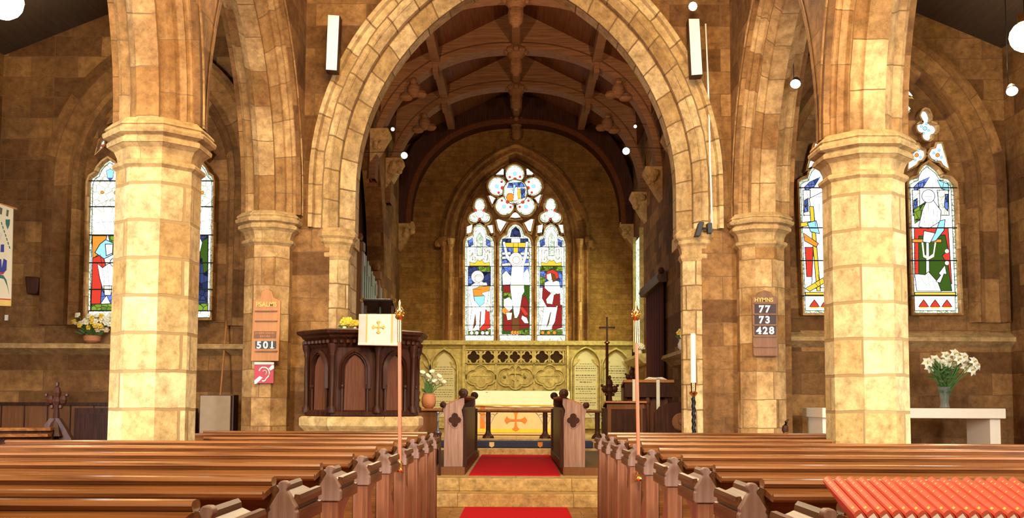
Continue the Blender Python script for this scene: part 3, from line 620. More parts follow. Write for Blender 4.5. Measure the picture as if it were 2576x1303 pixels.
# ---- left aisle window
W2 = aisle_window('window_2', 'three light stained glass window half hidden behind the left pillar', -4.80, .95, 4.2, .6, 2.3, 0)
def left_light(dx, kind):
    g = Glass(12.96, 0, 0, 1.0, dx)
    g.light([(222, 800), (229, 462), (234, 448), (247, 440), (254, 425), (265, 412), (277, 404), (290, 412), (301, 425), (308, 440), (318, 448), (321, 462), (313, 800)], True, 'quarry', .035, 6)
    g.pane('white', [(238, 535), (306, 535), (306, 590), (237, 590)], 0); g.pane('sky', [(268, 430), (277, 425), (286, 430), (283, 448), (271, 448)], .005); g.pane('blue', [(272, 448), (282, 448), (277, 458)], .004)
    for x in (257, 291): g.pane('orange', circ(x, 484, 4, 6), .004)
    if kind == 'm':
        g.pane('orange', [(233, 594), (268, 594), (258, 630), (234, 650)]); g.pane('leaf', [(274, 594), (304, 594), (302, 640), (284, 640)]); g.pane('blue', [(233, 680), (305, 680), (303, 770), (232, 770)]); g.pane('red', [(234, 650), (258, 640), (268, 680), (256, 700), (252, 765), (230, 768)])
        g.pane('sky', [(252, 615), (266, 604), (284, 612), (282, 640), (262, 650), (240, 635)]); g.pane('flesh', [(266, 615), (283, 615), (282, 636), (268, 642)]); g.pane('white', [(246, 665), (258, 675), (272, 665), (296, 660), (300, 690), (286, 735), (262, 735), (252, 700)]); g.pane('flesh', circ(288, 660, 10, 12)); g.pane('pale', [(262, 720), (280, 720), (278, 742), (264, 742)]); g.pane('white', [(255, 762), (268, 745), (280, 770), (256, 772)]); g.pane('white', [(282, 760), (292, 745), (300, 768)])
    else:
        g.pane('navy', [(233, 594), (305, 594), (303, 770), (232, 770)]); g.pane('green', [(285, 610), (304, 600), (303, 680), (290, 690)]); g.pane('white', [(240, 600), (280, 590), (290, 610), (285, 632), (250, 640)]); g.pane('flesh', circ(268, 612, 15, 14)); g.pane('white', circ(272, 576, 9, 10)); g.pane('wine', [(240, 640), (262, 640), (262, 680), (240, 690)]); g.pane('orange', circ(262, 695, 11, 10)); g.pane('red', [(262, 708), (276, 706), (270, 722)]); g.pane('navy', [(240, 660), (290, 650), (300, 760), (238, 765)], .006, 12); g.pane('orange', circ(268, 700, 9, 10), .006, 14); g.pane('red', [(264, 710), (278, 704), (276, 720), (268, 722)], .004, 14)
    g.pane('leaf', [(231, 766), (304, 764), (304, 780), (230, 780)]); g.pane('quarry', [(224, 783), (312, 783), (312, 798), (224, 798)])
    g.line([(252, 640), (262, 700), (258, 760)], [(270, 668), (276, 735)], [(288, 668), (284, 735)], [(245, 505), (300, 505)], [(255, 550), (265, 575), (260, 590)], [(285, 545), (290, 588)], [(240, 560), (300, 556)], w=.006)
    g.bars(W2, (224, 318), (455, 520, 591, 661, 728, 782)); g.done(W2)
left_light(0, 'm'); left_light(109, 'x'); left_light(218, 'x')
g = Glass(12.96)
for L in ([(281, 312), (300, 280), (312, 282), (306, 300)], [(248, 388), (258, 358), (268, 350), (266, 368)], [(512, 388), (522, 382), (530, 392), (524, 400)], union(390, 300, [(390, 270, 26), (362, 310, 26), (418, 310, 26)], 40)):
    g.light(L, False, 'white', .03)
g.pane('red', circ(260, 368, 5, 6), .004); g.done(W2)
# ================================================================== PEWS
def make_pew(x0, x1, s, Y, label, group):
    """x0: aisle end, x1: far end, s: -1 left block, +1 right block; Y: back of the pew"""
    t = thing('pew', label, 'pew', (x0, Y, 0), group)
    a, b = min(x0, x1), max(x0, x1); e = x0+s*.05
    A, B = (min(e, x1), max(e, x1))
    m = MB().prism([(A, Y+.015, .30), (A, Y+.04, .30), (A, Y+.045, .925), (A, Y+.015, .925)], (B-A, 0, 0)); m.build('backrest', M_['pew'], t)
    pr = [(Y-.006, .937), (Y-.016, .945), (Y-.012, .954), (Y, .959), (Y+.03, .961), (Y+.055, .956), (Y+.066, .945), (Y+.06, .93), (Y+.04, .925), (Y, .93)]
    MB().prism([(A, y, z) for y, z in pr], (B-A, 0, 0)).build('top_rail', M_['pew'], t)
    pr = [(Y+.016, .931), (Y-.118, .911), (Y-.126, .918), (Y-.138, .918), (Y-.146, .910), (Y-.144, .898), (Y-.128, .889), (Y+.016, .905)]
    MB().prism([(A, y, z) for y, z in pr], (B-A, 0, 0)).build('book_ledge', M_['pew'], t)
    MB().box(A, B, Y+.03, Y+.40, .42, .45).build('seat', M_['pew'], t)
    MB().box(A, B, Y+.05, Y+.07, .04, .42).build('kick_board', M_['pew'], t)
    def end(x, aisle):
        pl = [(Y, 0), (Y, .80), (Y+.36, .80), (Y+.36, .765), (Y+.25, .74), (Y+.20, .69), (Y+.22, .63), (Y+.30, .59), (Y+.335, .55), (Y+.33, .51), (Y+.40, .47), (Y+.41, .42), (Y+.40, .10), (Y+.43, .06), (Y+.43, 0)]
        d = .05
        en = MB().prism([(x-d/2, y, z) for y, z in pl], (d, 0, 0)).build('bench_end', M_['pewend'], t)
        if not aisle: return
        po = MB().box(x-.04, x+.04, Y-.035, Y+.005, 0, .79)
        po.build('back_post', M_['pewend'], en, bevel=.006)
        h = [(.050, .79), (.054, .80), (.053, .835), (.046, .843), (.050, .855), (.043, .866), (.032, .884), (.022, .902), (.0145, .912), (.0135, .917), (.0195, .927), (.0185, .940), (.010, .949)]
        L = [(x+w, z) for w, z in h]+[(x-w, z) for w, z in h[::-1]]
        MB().prism([(u, Y-.045, z) for u, z in L], (0, .045, 0)).build('finial', M_['fin'], en, bevel=.004)
        r = [(-.055, .80), (-.055, .86), (-.036, .862), (-.036, .838), (-.02, .868), (.005, .872), (.03, .90), (.03, .935), (.05, .94), (.06, .93), (.06, .80)]
        r = [(.058, .79), (.058, .905), (.052, .925), (.035, .93), (.025, .918), (.022, .9), (-.005, .888), (-.03, .883), (-.034, .898), (-.052, .896), (-.056, .88), (-.056, .862), (-.042, .858), (-.042, .842), (-.058, .84), (-.058, .79)]
        MB().prism([(x+s*u, Y, z) for u, z in r], (0, .40, 0)).build('end_moulding', M_['rail'], en)
    end(x0, True); end(x1-s*.03, False)
    return t
ordn = ['nearest the camera', 'second from the camera', 'third from the camera', 'fourth from the camera', 'fifth from the camera', 'sixth from the camera', 'third from the front', 'second from the front', 'at the very front']
for s, side, xe, mid, longx in ((-1, 'left', -.855, -2.58, -3.75), (1, 'right', .86, 2.58, 3.75)):
    proto = None; grp = 'pews in the row on the %s of the aisle' % side
    for i in range(9):
        Y = 2.8+.9*i; lab = 'glossy brown pew %s of the aisle carpet, %s' % (side, ordn[i])
        if i == 0: proto = make_pew(xe, longx, s, Y, lab, grp)
        elif i < 6:
            c = copy_tree(proto, (xe, Y, 0)); c['label'] = lab
        elif i == 6: make_pew(xe, mid, s, Y, lab, grp)
        elif i == 7: p2 = make_pew(xe, s*3.15, s, Y, lab, grp)
        else:
            c = copy_tree(p2, (xe, Y, 0)); c['label'] = lab
# ------------------------------------------------------------------ carpets
m = MB().box(-.62, .60, 1.0, 12.0, .0, .014); tag(m.build('carpet_runner', M_['carpet']), 'red carpet runner along the nave aisle, ending at the chancel steps', 'carpet')
m = MB().prism([(-.62, 12.9, .32), (.56, 12.9, .32), (.60, 18.15, .32), (-.64, 18.15, .32)], (0, 0, .014)); tag(m.build('carpet_runner', M_['carpet']), 'red carpet on the chancel floor between the two carved desks', 'carpet')
# ------------------------------------------------------------------ red hymn books on a shelf at the lower right
def bk(cx, yn, zn, yf, zf, w):
    """one book standing spine up: near spine end (yn, zn), far spine end (yf, zf)"""
    d = Vector((0, yf-yn, zf-zn)).normalized(); L = math.hypot(yf-yn, zf-zn); o = Vector((cx, yn, zn)); X = Vector((math.cos(.66), 0, math.sin(.66))); nrm = X.cross(d).normalized()
    t = thing('hymn_book', '', 'book', o-nrm*.12, 'red hymn books standing in a row')
    h = w/2; sec = [(-h, -.12), (-h, -.006), (-h*.85, -.002), (-h*.4, 0), (h*.4, 0), (h*.85, -.002), (h, -.006), (h, -.12), (h-.0018, -.12), (h-.0018, -.0075), (-h+.0018, -.0075), (-h+.0018, -.12)]
    MB().prism([o+X*a+nrm*b for a, b in sec], d*L).build('cover', M_['book'], t, smooth=False)
    MB().prism([o+d*.0015+X*a+nrm*b for a, b in ((-h+.002, -.118), (-h+.002, -.0078), (h-.002, -.0078), (h-.002, -.118))], d*(L-.003)).build('page_block', M_['page'], t)
    for q, hw, hl in ((.10, .28, .004), (.42, .40, .001), (.58, .22, .002), (.72, .40, .001), (.82, .2, .0025), (.90, .26, .002)):
        c = o+d*L*q+nrm*.0004; MB().add([c+X*(-h*hw)-d*hl, c+X*(h*hw)-d*hl, c+X*(h*hw)+d*hl, c+X*(-h*hw)+d*hl], [(0, 1, 2, 3)]).build('gilt_lettering', M_['gold'], t)
    return t
nb = 17; bw = .0236
for i in range(nb):
    x = .618+bw*(i+.5); j = random.uniform(-.001, .001)
    yn = 1.865+j; b = bk(x, yn, 1.036+random.uniform(-.0006, .0006), yn+.185, 1.085+random.uniform(-.0006, .0006), bw*.79-.001)
    b['label'] = ('red hymn book with gilt spine, leftmost of the row at the lower right' if i == 0 else 'red hymn book with gilt spine standing in the row at the lower right')
    if i:
        nm = ['', 'second', 'third', 'fourth', 'fifth', 'sixth', 'seventh', 'eighth', 'ninth', 'tenth', 'eleventh', 'twelfth', 'thirteenth', 'fourteenth', 'fifteenth', 'sixteenth', 'seventeenth', 'eighteenth'][i]
        b['label'] = 'red hymn book with gilt spine, %s from the left end of the row' % nm
t = thing('book_stand', 'wooden stand with a sloping shelf under the row of red hymn books', 'stand', (.8, 1.96, 0))
m = MB(); sl = .049/.185; m.prism([(.64, 1.84, .923), (.64, 2.10, .923+.26*sl), (.64, 2.10, .903+.26*sl), (.64, 1.84, .903)], (.48, 0, 0)); m.build('shelf', M_['pew'], t)
for x in (.70, 1.09):
    for y, h in ((1.86, .906), (2.08, .964)): MB().box(x-.015, x+.015, y-.015, y+.015, 0, h).build('leg', M_['pewend'], t)
# ------------------------------------------------------------------ churchwarden staves
def stave(top, foot, Y0, Y1, label):
    a, b = P(top[0], top[1], Y0), P(foot[0], foot[1], Y1); d = (a-b).normalized()
    t = thing('processional_stave', label, 'staff', (b.x, b.y, b.z), 'churchwarden staves'); L = (a-b).length
    MB().tube([b, b+d*(L-.30)], .0135, 10).build('pole', M_['pole'], t, smooth=True)
    MB().tube([b+d*(L-.31), b+d*(L-.15)], .0165, 10).build('white_sleeve', M_['brass'], t, smooth=True)
    m = MB(); q = b+d*(L-.15)
    m.lathe([(.012, 0), (.03, .015), (.034, .03), (.022, .045), (.03, .06), (.03, .075), (.016, .095), (.008, .12), (.011, .128), (.004, .15)], q, 10)
    for k in range(6): m.ball(q+Vector((.03*math.cos(k), .03*math.sin(k), .05)), .010, 6)
    m.build('brass_head', M_['brass'], t, smooth=True)
    MB().lathe([(.006, -.02), (.02, -.012), (.022, .01), (.014, .025)], b, 10).build('foot_ferrule', M_['brass'], t); return t
stave((1005, 754), (1006, 1168), 7.205, 7.185, 'tall thin stave with brass head at a pew end left of the aisle')
stave((1599, 756), (1607, 1190), 7.205, 7.185, 'tall thin stave with brass head at a pew end right of the aisle')
for s, x, z in ((-1, 1006, 1168), (1, 1607, 1190)):
    p = P(x, z, 7.185); m = MB().box(p.x-.022, p.x+.022, 7.155, 7.252, p.z-.055, p.z-.024); m.box(p.x-.012, p.x+.012, 7.235, 7.253, p.z-.055, p.z+.0)
    m.ball((p.x, 7.15, p.z-.04), .018, 8)
    tag(m.build('stave_bracket', M_['brass']), 'small brass bracket holding the stave on the %s pew end' % ('left' if s < 0 else 'right'), 'bracket', 'stave brackets')
# ================================================================== PULPIT
px, py_ = -1.735, 11.18
t = thing('pulpit', 'dark carved octagonal oak pulpit on a stone plinth left of the chancel arch', 'pulpit', (px, py_, 0))
OC = lambda r: r/math.cos(PI/8)
MB().lathe([(OC(.66), 0), (OC(.66), .86), (OC(.62), .88), (OC(.60), .94), (OC(.64), .98), (OC(.655), 1.0), (OC(.655), 1.08), (OC(.63), 1.10)], (px, py_, 0), 8, rot=PI/8).build('stone_plinth', M_['step'], t)
body = MB().lathe([(OC(.56), 1.10), (OC(.56), 1.95)], (px, py_, 0), 8, rot=PI/8).build('body', M_['dark'], t)
m = MB().lathe([(OC(.575), 1.10), (OC(.60), 1.11), (OC(.60), 1.15), (OC(.575), 1.17)], (px, py_, 0), 8, rot=PI/8); m.build('base_moulding', M_['dark'], t)
m = MB().lathe([(OC(.565), 1.84), (OC(.58), 1.86), (OC(.60), 1.92), (OC(.64), 1.95), (OC(.65), 1.97), (OC(.69), 1.99), (OC(.70), 2.02), (OC(.66), 2.035), (OC(.4), 2.035)], (px, py_, 0), 8, rot=PI/8)
for k in range(8):
    a = -PI/2+k*PI/4; tx, ty = -math.sin(a), math.cos(a)
    for j in range(-3, 4):
        m.ball((px+.625*math.cos(a)+tx*j*.07, py_+.625*math.sin(a)+ty*j*.07, 1.90), .028, 6)
m.build('carved_cornice', M_['dark'], t)
for k in (-2, -1, 0, 1, 2):
    a = -PI/2+k*PI/4; nx, ny = math.cos(a), math.sin(a); tx, ty = -ny, nx
    W = lambda u, d, z: Vector((px+nx*(.56+d)+tx*u, py_+ny*(.56+d)+ty*u, z))
    ap = [(x, z) for x, z in arch_pts(.115, .06, 1.60, 0, 8, 1.14)]
    ap = [(x*(1 if z < 1.58 else (.9 if z < 1.66 else .8)), z) for x, z in ap]
    MB().prism([W(x, .004, z) for x, z in ap], Vector((nx, ny, 0))*.006).build('panel', M_['pulp'], body)
    m = MB(); o1 = arch_pts(.12, .06, 1.60, 0, 10, 1.14)
    for (o0, o2, d0, d1) in ((0, .02, .04, .03), (.02, .05, .05, .03)):
        A = arch_pts(.12, .06, 1.60, o0, 10, 1.40); B = arch_pts(.12, .06, 1.60, o2, 10, 1.40)
        m.quads([[W(x, .0, z) for x, z in A], [W(x, d0, z) for x, z in A], [W(x, d1, z) for x, z in B], [W(x, 0, z) for x, z in B]])
    for u in (-.135, .135): m.tube([W(u, .02, 1.15), W(u, .02, 1.42)], .014, 8); m.lathe([(.014, 0), (.024, .02), (.024, .04)], W(u, .02, 1.40), 8)
    m.build('arch_moulding', M_['dark'], body)
for k in range(-3, 3):
    a = -PI/2+PI/8+k*PI/4; cx, cy = px+OC(.585)*math.cos(a), py_+OC(.585)*math.sin(a)
    MB().lathe([(.05, 1.14), (.05, 1.19), (.026, 1.22), (.026, 1.74), (.034, 1.76), (.03, 1.78), (.05, 1.83), (.055, 1.88)], (cx, cy, 0), 10).build('column', M_['dark'], t, smooth=True)
# pulpit fall, book rest, little flowers
Y = 10.46
t = thing('pulpit_fall', 'white cloth with gold cross hanging over the front of the pulpit', 'cloth', tuple(P(952, 866, Y)))
a, b, c, d = P(903, 790, Y), P(1008, 790, Y), P(1006, 866, Y), P(901, 864, Y)
m = MB(); rows = []
for i in range(9):
    f = i/8; L = a.lerp(d, f); R_ = b.lerp(c, f); rows.append([L.lerp(R_, j/12)+Vector((0, .006*math.sin(j*1.3)*f, 0)) for j in range(13)])
m.quads(rows); m.quads([[p+Vector((0, .006, 0)) for p in r] for r in rows]); m.build('cloth_panel', M_['cloth'], t, smooth=True)
m = MB().tube([d+Vector((0, -.004, -.004)), c+Vector((0, -.004, -.004))], .016, 8); m.build('fringe', M_['cloth'], t)
for u in (.2, .8):
    e = a.lerp(b, u); f = d.lerp(c, u); m = MB().prism([e+Vector((-.006, -.009, 0)), e+Vector((.006, -.009, 0)), f+Vector((.006, -.009, 0)), f+Vector((-.006, -.009, 0))], (0, .006, 0)); m.build('braid', M_['gold'], t)
for u in (.1, .9):
    e = a.lerp(b, u); f = d.lerp(c, u); MB().prism([e+Vector((-.035, -.008, -.01)), e+Vector((.035, -.008, -.01)), f+Vector((.035, -.008, .01)), f+Vector((-.035, -.008, .01))], (0, .005, 0)).build('side_band', M_['silver'], t)
def cross_patee(mb, cx, cz, y, s, dep=.006, flare=.42):
    """cross with splayed lobed arms"""
    for k in range(4):
        q = k*PI/2; dx, dz = math.cos(q), math.sin(q); ex, ez = -dz, dx
        pts = [(0, .08), (.55, .10), (.8, .24), (.86, flare), (1.0, .2), (1.12, 0)]
        L = [(r, w) for r, w in pts]+[(r, -w) for r, w in pts[-2::-1]]
        mb.prism([(cx+s*(dx*r+ex*w), y-.0004*k, cz+s*(dz*r+ez*w)) for r, w in L], (0, dep, 0))
m = MB(); q = P(953, 823, Y); cross_patee(m, q.x, q.z, Y-.012, .062); m.build('gold_cross', M_['gold'], t)
t = thing('pulpit_book_rest', 'dark book rest rail with curled brass ends above the pulpit', 'book rest', (P(950, 840, 10.75).x, 10.75, 2.04))
a, b = P(915, 756, 10.62), P(990, 757, 10.62)
MB().prism([a+Vector((0, -.05, -.015)), a+Vector((0, .25, -.115)), a+Vector((0, .25, -.09)), a+Vector((0, -.05, .01))], b-a).build('sloping_board', M_['dark'], t)
MB().tube([a+Vector((0, -.05, 0)), b+Vector((0, -.05, 0))], .017, 8).build('front_rail', M_['iron'], t)
for p, s in ((a, -1), (b, 1)): MB().tube([p+Vector((s*.03*math.sin(k*.8), -.05, -.02-.022*math.cos(k*.8)+.02)) for k in range(7)], .007, 6).build('curled_bracket', M_['brass'], t)
MB().tube([a.lerp(b, .5)+Vector((0, .1, .03)), Vector((a.lerp(b, .5).x, 10.72, 2.04))], .022, 10).build('post', M_['iron'], t)
for u in (.05, .95): MB().box(a.lerp(b, u).x-.012, a.lerp(b, u).x+.012, 10.66, 10.69, 2.04, 2.31).build('side_support', M_['dark'], t)
def flower_stalks(parent, base, heads, mat_s='stem', r=.005):
    for h in heads:
        b = Vector(base); h = Vector(h); mid = b.lerp(h, .55)+Vector((0, 0, .03)); MB().tube([b, mid, h], r, 5).build('stalk', M_[mat_s], parent)
def small_vase(name, label, c, h, r, mat, heads, hm, group=None, leaves=10, spread=.12):
    t = thing(name, label, 'flowers', c, group); c = Vector(c)
    MB().lathe([(r*.55, 0), (r*.95, h*.25), (r, h*.55), (r*.7, h*.85), (r*.75, h)], c, 14).build('vase', M_[mat], t, smooth=True)
    for i in range(heads):
        a = random.uniform(0, 2*PI); d = spread*math.sqrt(random.random()); p = c+Vector((d*math.cos(a), d*math.sin(a)*.5, h+random.uniform(.04, spread*1.1)))
        fl = MB()
        for k in range(6): fl.ball(p+Vector((.022*math.cos(k*1.05), .01*math.sin(k*2), .022*math.sin(k*1.05))), .017, 6, (1, .6, 1))
        fl.build('flower', M_[hm if isinstance(hm, str) else random.choice(hm)], t)
    lf = MB()
    for i in range(leaves):
        a = random.uniform(0, 2*PI); d = spread*random.uniform(.4, 1.2); p = c+Vector((0, 0, h*.9)); q = p+Vector((d*math.cos(a), d*math.sin(a)*.5, random.uniform(-.02, spread))); n = Vector((random.uniform(-.02, .02), -.01, .018))
        lf.prism([p, p.lerp(q, .5)+n, q, p.lerp(q, .5)-n], (0, .004, 0))
    lf.build('leaves', M_['leaf'], t); return t
p = P(867, 834, 11.0); small_vase('flower_vase', 'small vase of yellow flowers on the left of the pulpit cornice', (p.x, 11.0, 2.035), .06, .03, 'ceram', 9, 'yell', None, 5, .07)
p = P(893, 832, 10.8); small_vase('flower_vase', 'tiny vase with orange yellow flowers beside the white pulpit cloth', (p.x, 10.8, 2.035), .04, .022, 'ceram', 4, 'yell', None, 3, .04)
# ================================================================== BOARDS, SPEAKERS ON THE WALLS
def frame_pts(pts, Y): return [P(x, y, Y) for x, y in pts]
Yb = 11.53
t = thing('psalm_board', 'light wooden psalm board with gold heading and number 501', 'notice board', tuple(P(668, 905, Yb)))
m = MB().prism(frame_pts([(631, 908), (637, 757), (655, 748), (658, 733), (671, 726), (684, 733), (688, 748), (706, 757), (701, 908)], Yb), (0, .03, 0)); m.build('board', M_['oakl'], t, bevel=.004)
m = MB(); m.prism(frame_pts([(643, 756), (697, 756), (697, 774), (643, 774)], Yb-.004), (0, .004, 0)); m.build('heading_panel', M_['oakl'], t)
m = MB(); c = P(670, 765, Yb-.005); text(m, 'PSALMS', c.x, c.z, Yb-.006, .056, .001, .92); m.build('gold_lettering', M_['gold'], t)
for y in (783, 808, 884):
    m = MB().prism(frame_pts([(641, y-2), (696, y-2), (696, y+1), (641, y+1)], Yb-.022), (0, .022, 0)); m.build('slot_rail', M_['oakm'], t)
m = MB().prism(frame_pts([(639, 833), (695, 833), (694, 851), (638, 851)], Yb-.006), (0, .006, 0)); cp = m.build('name_card', M_['oakm'], t)
m = MB()
for y, x0, x1 in ((838, 643, 690), (846, 655, 680)):
    x = x0
    while x < x1: w_ = random.uniform(2, 4); m.prism(frame_pts([(x, y-2.5), (x+w_*.6, y-2.5), (x+w_*.6, y+2), (x, y+2)], Yb-.008), (0, .002, 0)); x += w_+1
m.build('worn_lettering', M_['oakl'], cp)
m = MB().prism(frame_pts([(642, 858), (694, 858), (694, 877), (642, 877)], Yb-.008), (0, .008, 0)); nc = m.build('number_card', M_['black'], t)
def numerals(mb, s, px, py, Y, hpx, adv):
    """bold slab numerals centred on a pixel row"""
    n = len(s); k = Y/F
    for i, ch in enumerate(s):
        c = P(px+(i-(n-1)/2)*adv, py, Y); h = hpx*k; text(mb, ch, c.x, c.z, Y, h, .0035, 1.02)
        if ch == '1': mb.box(c.x-h*.28, c.x+h*.28, Y-.004, Y+.003, c.z-h*.5, c.z-h*.38)
        if ch == '7': mb.box(c.x-h*.34, c.x-h*.22, Y-.004, Y+.003, c.z+h*.2, c.z+h*.5)
        if ch == '4': mb.box(c.x-h*.12, c.x+h*.36, Y-.004, Y+.003, c.z-h*.5, c.z-h*.40)
m = MB(); numerals(m, '501', 668, 867.5, Yb-.012, 17, 16.5); m.build('numerals', M_['whitep'], nc)
t = thing('hearing_loop_sign', 'small red hearing loop sign with white ear below the psalm board', 'sign', tuple(P(664, 963, Yb)))
MB().prism(frame_pts([(640, 913), (689, 913), (688, 964), (640, 964)], Yb+.0), (0, .012, 0)).build('plate', M_['red'], t)
MB().prism(frame_pts([(640, 911), (689, 911), (689, 917), (640, 917)], Yb-.012), (0, .02, 0)).build('top_edge', M_['silver'], t)
m = MB(); m.tube([P(x, y, Yb-.006) for x, y in ((652, 933), (655, 927), (660, 924), (667, 924), (673, 927), (677, 933), (678, 939), (676, 946), (671, 951), (667, 957), (662, 959), (659, 957))], .008, 6)
m.tube([P(x, y, Yb-.006) for x, y in ((661, 934), (665, 931), (670, 933), (671, 938), (668, 942))], .004, 6)
m.prism(frame_pts([(640, 957), (653, 946), (661, 950), (645, 965), (640, 966)], Yb-.007), (0, .006, 0)); m.prism(frame_pts([(676, 927), (684, 918), (689, 919), (689, 927), (680, 932)], Yb-.007), (0, .006, 0))
m.build('ear_symbol', M_['whitep'], t)
t = thing('hymn_board', 'dark wooden hymn board showing 77, 73 and 428 in white', 'notice board', tuple(P(1924, 898, Yb)))
MB().prism(frame_pts([(1895, 897), (1892, 748), (1905, 742), (1912, 734), (1924, 730), (1936, 734), (1943, 742), (1955, 748), (1958, 897)], Yb), (0, .03, 0)).build('board', M_['oakm'], t, bevel=.004)
m = MB(); c = P(1921, 754, Yb); text(m, 'HYMNS', c.x, c.z, Yb-.006, .048, .001, .95); m.build('gold_lettering', M_['gold'], t)
for y in (763, 791, 818, 846, 872, 893): MB().prism(frame_pts([(1897, y-1.5), (1954, y-1.5), (1954, y+1.5), (1897, y+1.5)], Yb-.022), (0, .022, 0)).build('slot_rail', M_['oakm'], t)
for y, sx, x0 in ((777, '77', 1923), (804, '73', 1923), (831, '428', 1925)):
    nc = MB().prism(frame_pts([(1899, y-11), (1952, y-11), (1952, y+11), (1899, y+11)], Yb-.006), (0, .006, 0)).build('number_card', M_['dark'], t)
    m = MB(); numerals(m, sx, x0, y, Yb-.012, 17.5, 16); m.build('numerals', M_['whitep'], nc)
def speaker(pts, side, label):
    t = thing('column_speaker', label, 'loudspeaker', tuple(P(*pts[2], 11.78)), 'white column loudspeakers')
    q = frame_pts(pts, 11.62); 
    MB().prism([v+Vector((0, .012, 0)) for v in q], (0, .15, 0)).build('cabinet', M_['dark'], t, bevel=.006)
    cx = sum(p[0] for p in pts)/4; cy = sum(p[1] for p in pts)/4
    MB().prism(frame_pts([(cx+(x-cx)*.9, cy+(y-cy)*.98) for x, y in pts], 11.612), (0, .014, 0)).build('grille', M_['white'], t)
    MB().box(q[0].x+.04, q[0].x+.1, 11.77, 11.9, q[0].z-.4, q[0].z-.3).build('wall_bracket', M_['iron'], t); return t
speaker([(824, 36), (855, 38), (848, 178), (818, 176)], -1, 'white column loudspeaker high on the wall left of the chancel arch')
speaker([(1731, 46), (1760, 46), (1769, 188), (1739, 190)], 1, 'white column loudspeaker high on the wall right of the chancel arch')
def spot_lamp(loc, label, r=.05, aim=(0, -1, -.4), to=None, group='small spotlights', em='lampw'):
    t = thing('spotlight', label, 'spotlight', loc, group); c = Vector(loc); d = Vector(aim).normalized()
    MB().tube([c-d*.10, c-d*.02, c], [r*.6, r, r*1.05], 12).build('lamp_housing', M_['iron'], t)
    MB().tube([c+d*.002, c+d*.012], [r*.95, r*.6], 12).build('lit_lens', M_[em], t); 
    MB().tube([c-d*.05, c-d*.05+Vector((0, .08, .08))]+([Vector(to)] if to else []), .005, 6).build('mounting_arm', M_['iron'], t); return t
p = P(1743, 16, 11.66); spot_lamp(tuple(p), 'lit spotlight above the right white loudspeaker', .055)
p = P(1017, 391, 17.0); spot_lamp(tuple(p), 'lit chancel spotlight on the left near the dark roof rib', .06, to=(-2.76, 17.2, p.z+.1))
p = P(1575, 380, 17.0); spot_lamp(tuple(p), 'lit chancel spotlight on the right near the dark roof rib', .065, to=(2.67, 17.2, p.z+.1))
p = P(988, 325, 18.0); spot_lamp(tuple(p), 'tiny upper spotlight beside the left carved corbel', .035, to=(-2.62, 18.25, p.z+.1))
p = P(1598, 318, 18.0); spot_lamp(tuple(p), 'tiny upper spotlight high on the right of the chancel roof', .03, to=(2.5, 18.25, p.z+.1))
p = P(2001, 211, 11.0); spot_lamp(tuple(p), 'oval lit lamp seen between the right pillar and arcade arch', .06, (-.3, -.7, -.8), to=(p.x, 11.1, 7.5))
p = P(2546, 229, 11.0); spot_lamp(tuple(p), 'oval lit lamp at the far right of the right aisle', .065, (-.3, -.7, -.8), to=(p.x, 11.1, 7.4-(p.x-3.2)*.42))
def flood(loc, label, r):
    t = thing('globe_lamp', label, 'lamp', loc, 'bright globe lamps'); c = Vector(loc)
    MB().ball(c, r, 16).build('globe', M_['lampg'], t, smooth=True); MB().tube([c+Vector((0, 0, r*.9)), c+Vector((0, 0, r+.08))], r*.45, 12).build('cap', M_['brass'], t)
    MB().tube([c+Vector((0, 0, r+.08)), Vector((c.x, c.y, 7.4-(abs(c.x)-3.2)*.42))], .012, 6).build('hanging_rod', M_['iron'], t)
    point('globe_light', c+Vector((0, .5, -r)), 32, (1, .8, .42), .1)
flood(tuple(P(12, 4, 10.8)), 'bright hanging globe lamp at the top left corner', .20)
flood(tuple(P(2580, 92, 10.8)), 'bright hanging globe lamp at the top right edge', .17)
t = thing('dark_floodlight', 'small black floodlight on the right chancel arch capital', 'spotlight', tuple(P(1765, 578, 11.75)))
a, b = P(1766, 558, 11.72), P(1755, 593, 11.72)
MB().prism([a+Vector((-.03, 0, 0)), a+Vector((.03, 0, 0)), b+Vector((.03, 0, 0)), b+Vector((-.03, 0, 0))], (0, .12, 0)).build('housing', M_['black'], t, bevel=.006)
MB().tube([P(1768, 575, 11.78), P(1786, 574, 11.78)], .014, 8).build('arm', M_['black'], t); MB().box(P(1784, 574, 11.78).x-.02, P(1784, 574, 11.78).x+.03, 11.75, 11.9, P(1784, 574, 11.78).z-.06, P(1784, 574, 11.78).z+.06).build('wall_plate', M_['black'], t)
m = MB().tube([P(x, y, 11.84) for x, y in ((1775, 60), (1778, 130), (1781, 200), (1784, 300), (1786, 400), (1789, 480), (1791, 560), (1789, 580))], .010, 6)
tag(m.build('cable', M_['whitep']), 'thin white cable running down the wall beside the right chancel arch', 'cable')
m = MB().tube([P(x, y, 12.96) for x, y in ((-20, 876), (20, 879), (120, 882), (285, 883), (420, 884), (560, 885))], .012, 6)
tag(m.build('cable', M_['whitep']), 'white cable strung along the wall below the left window ledge', 'cable')
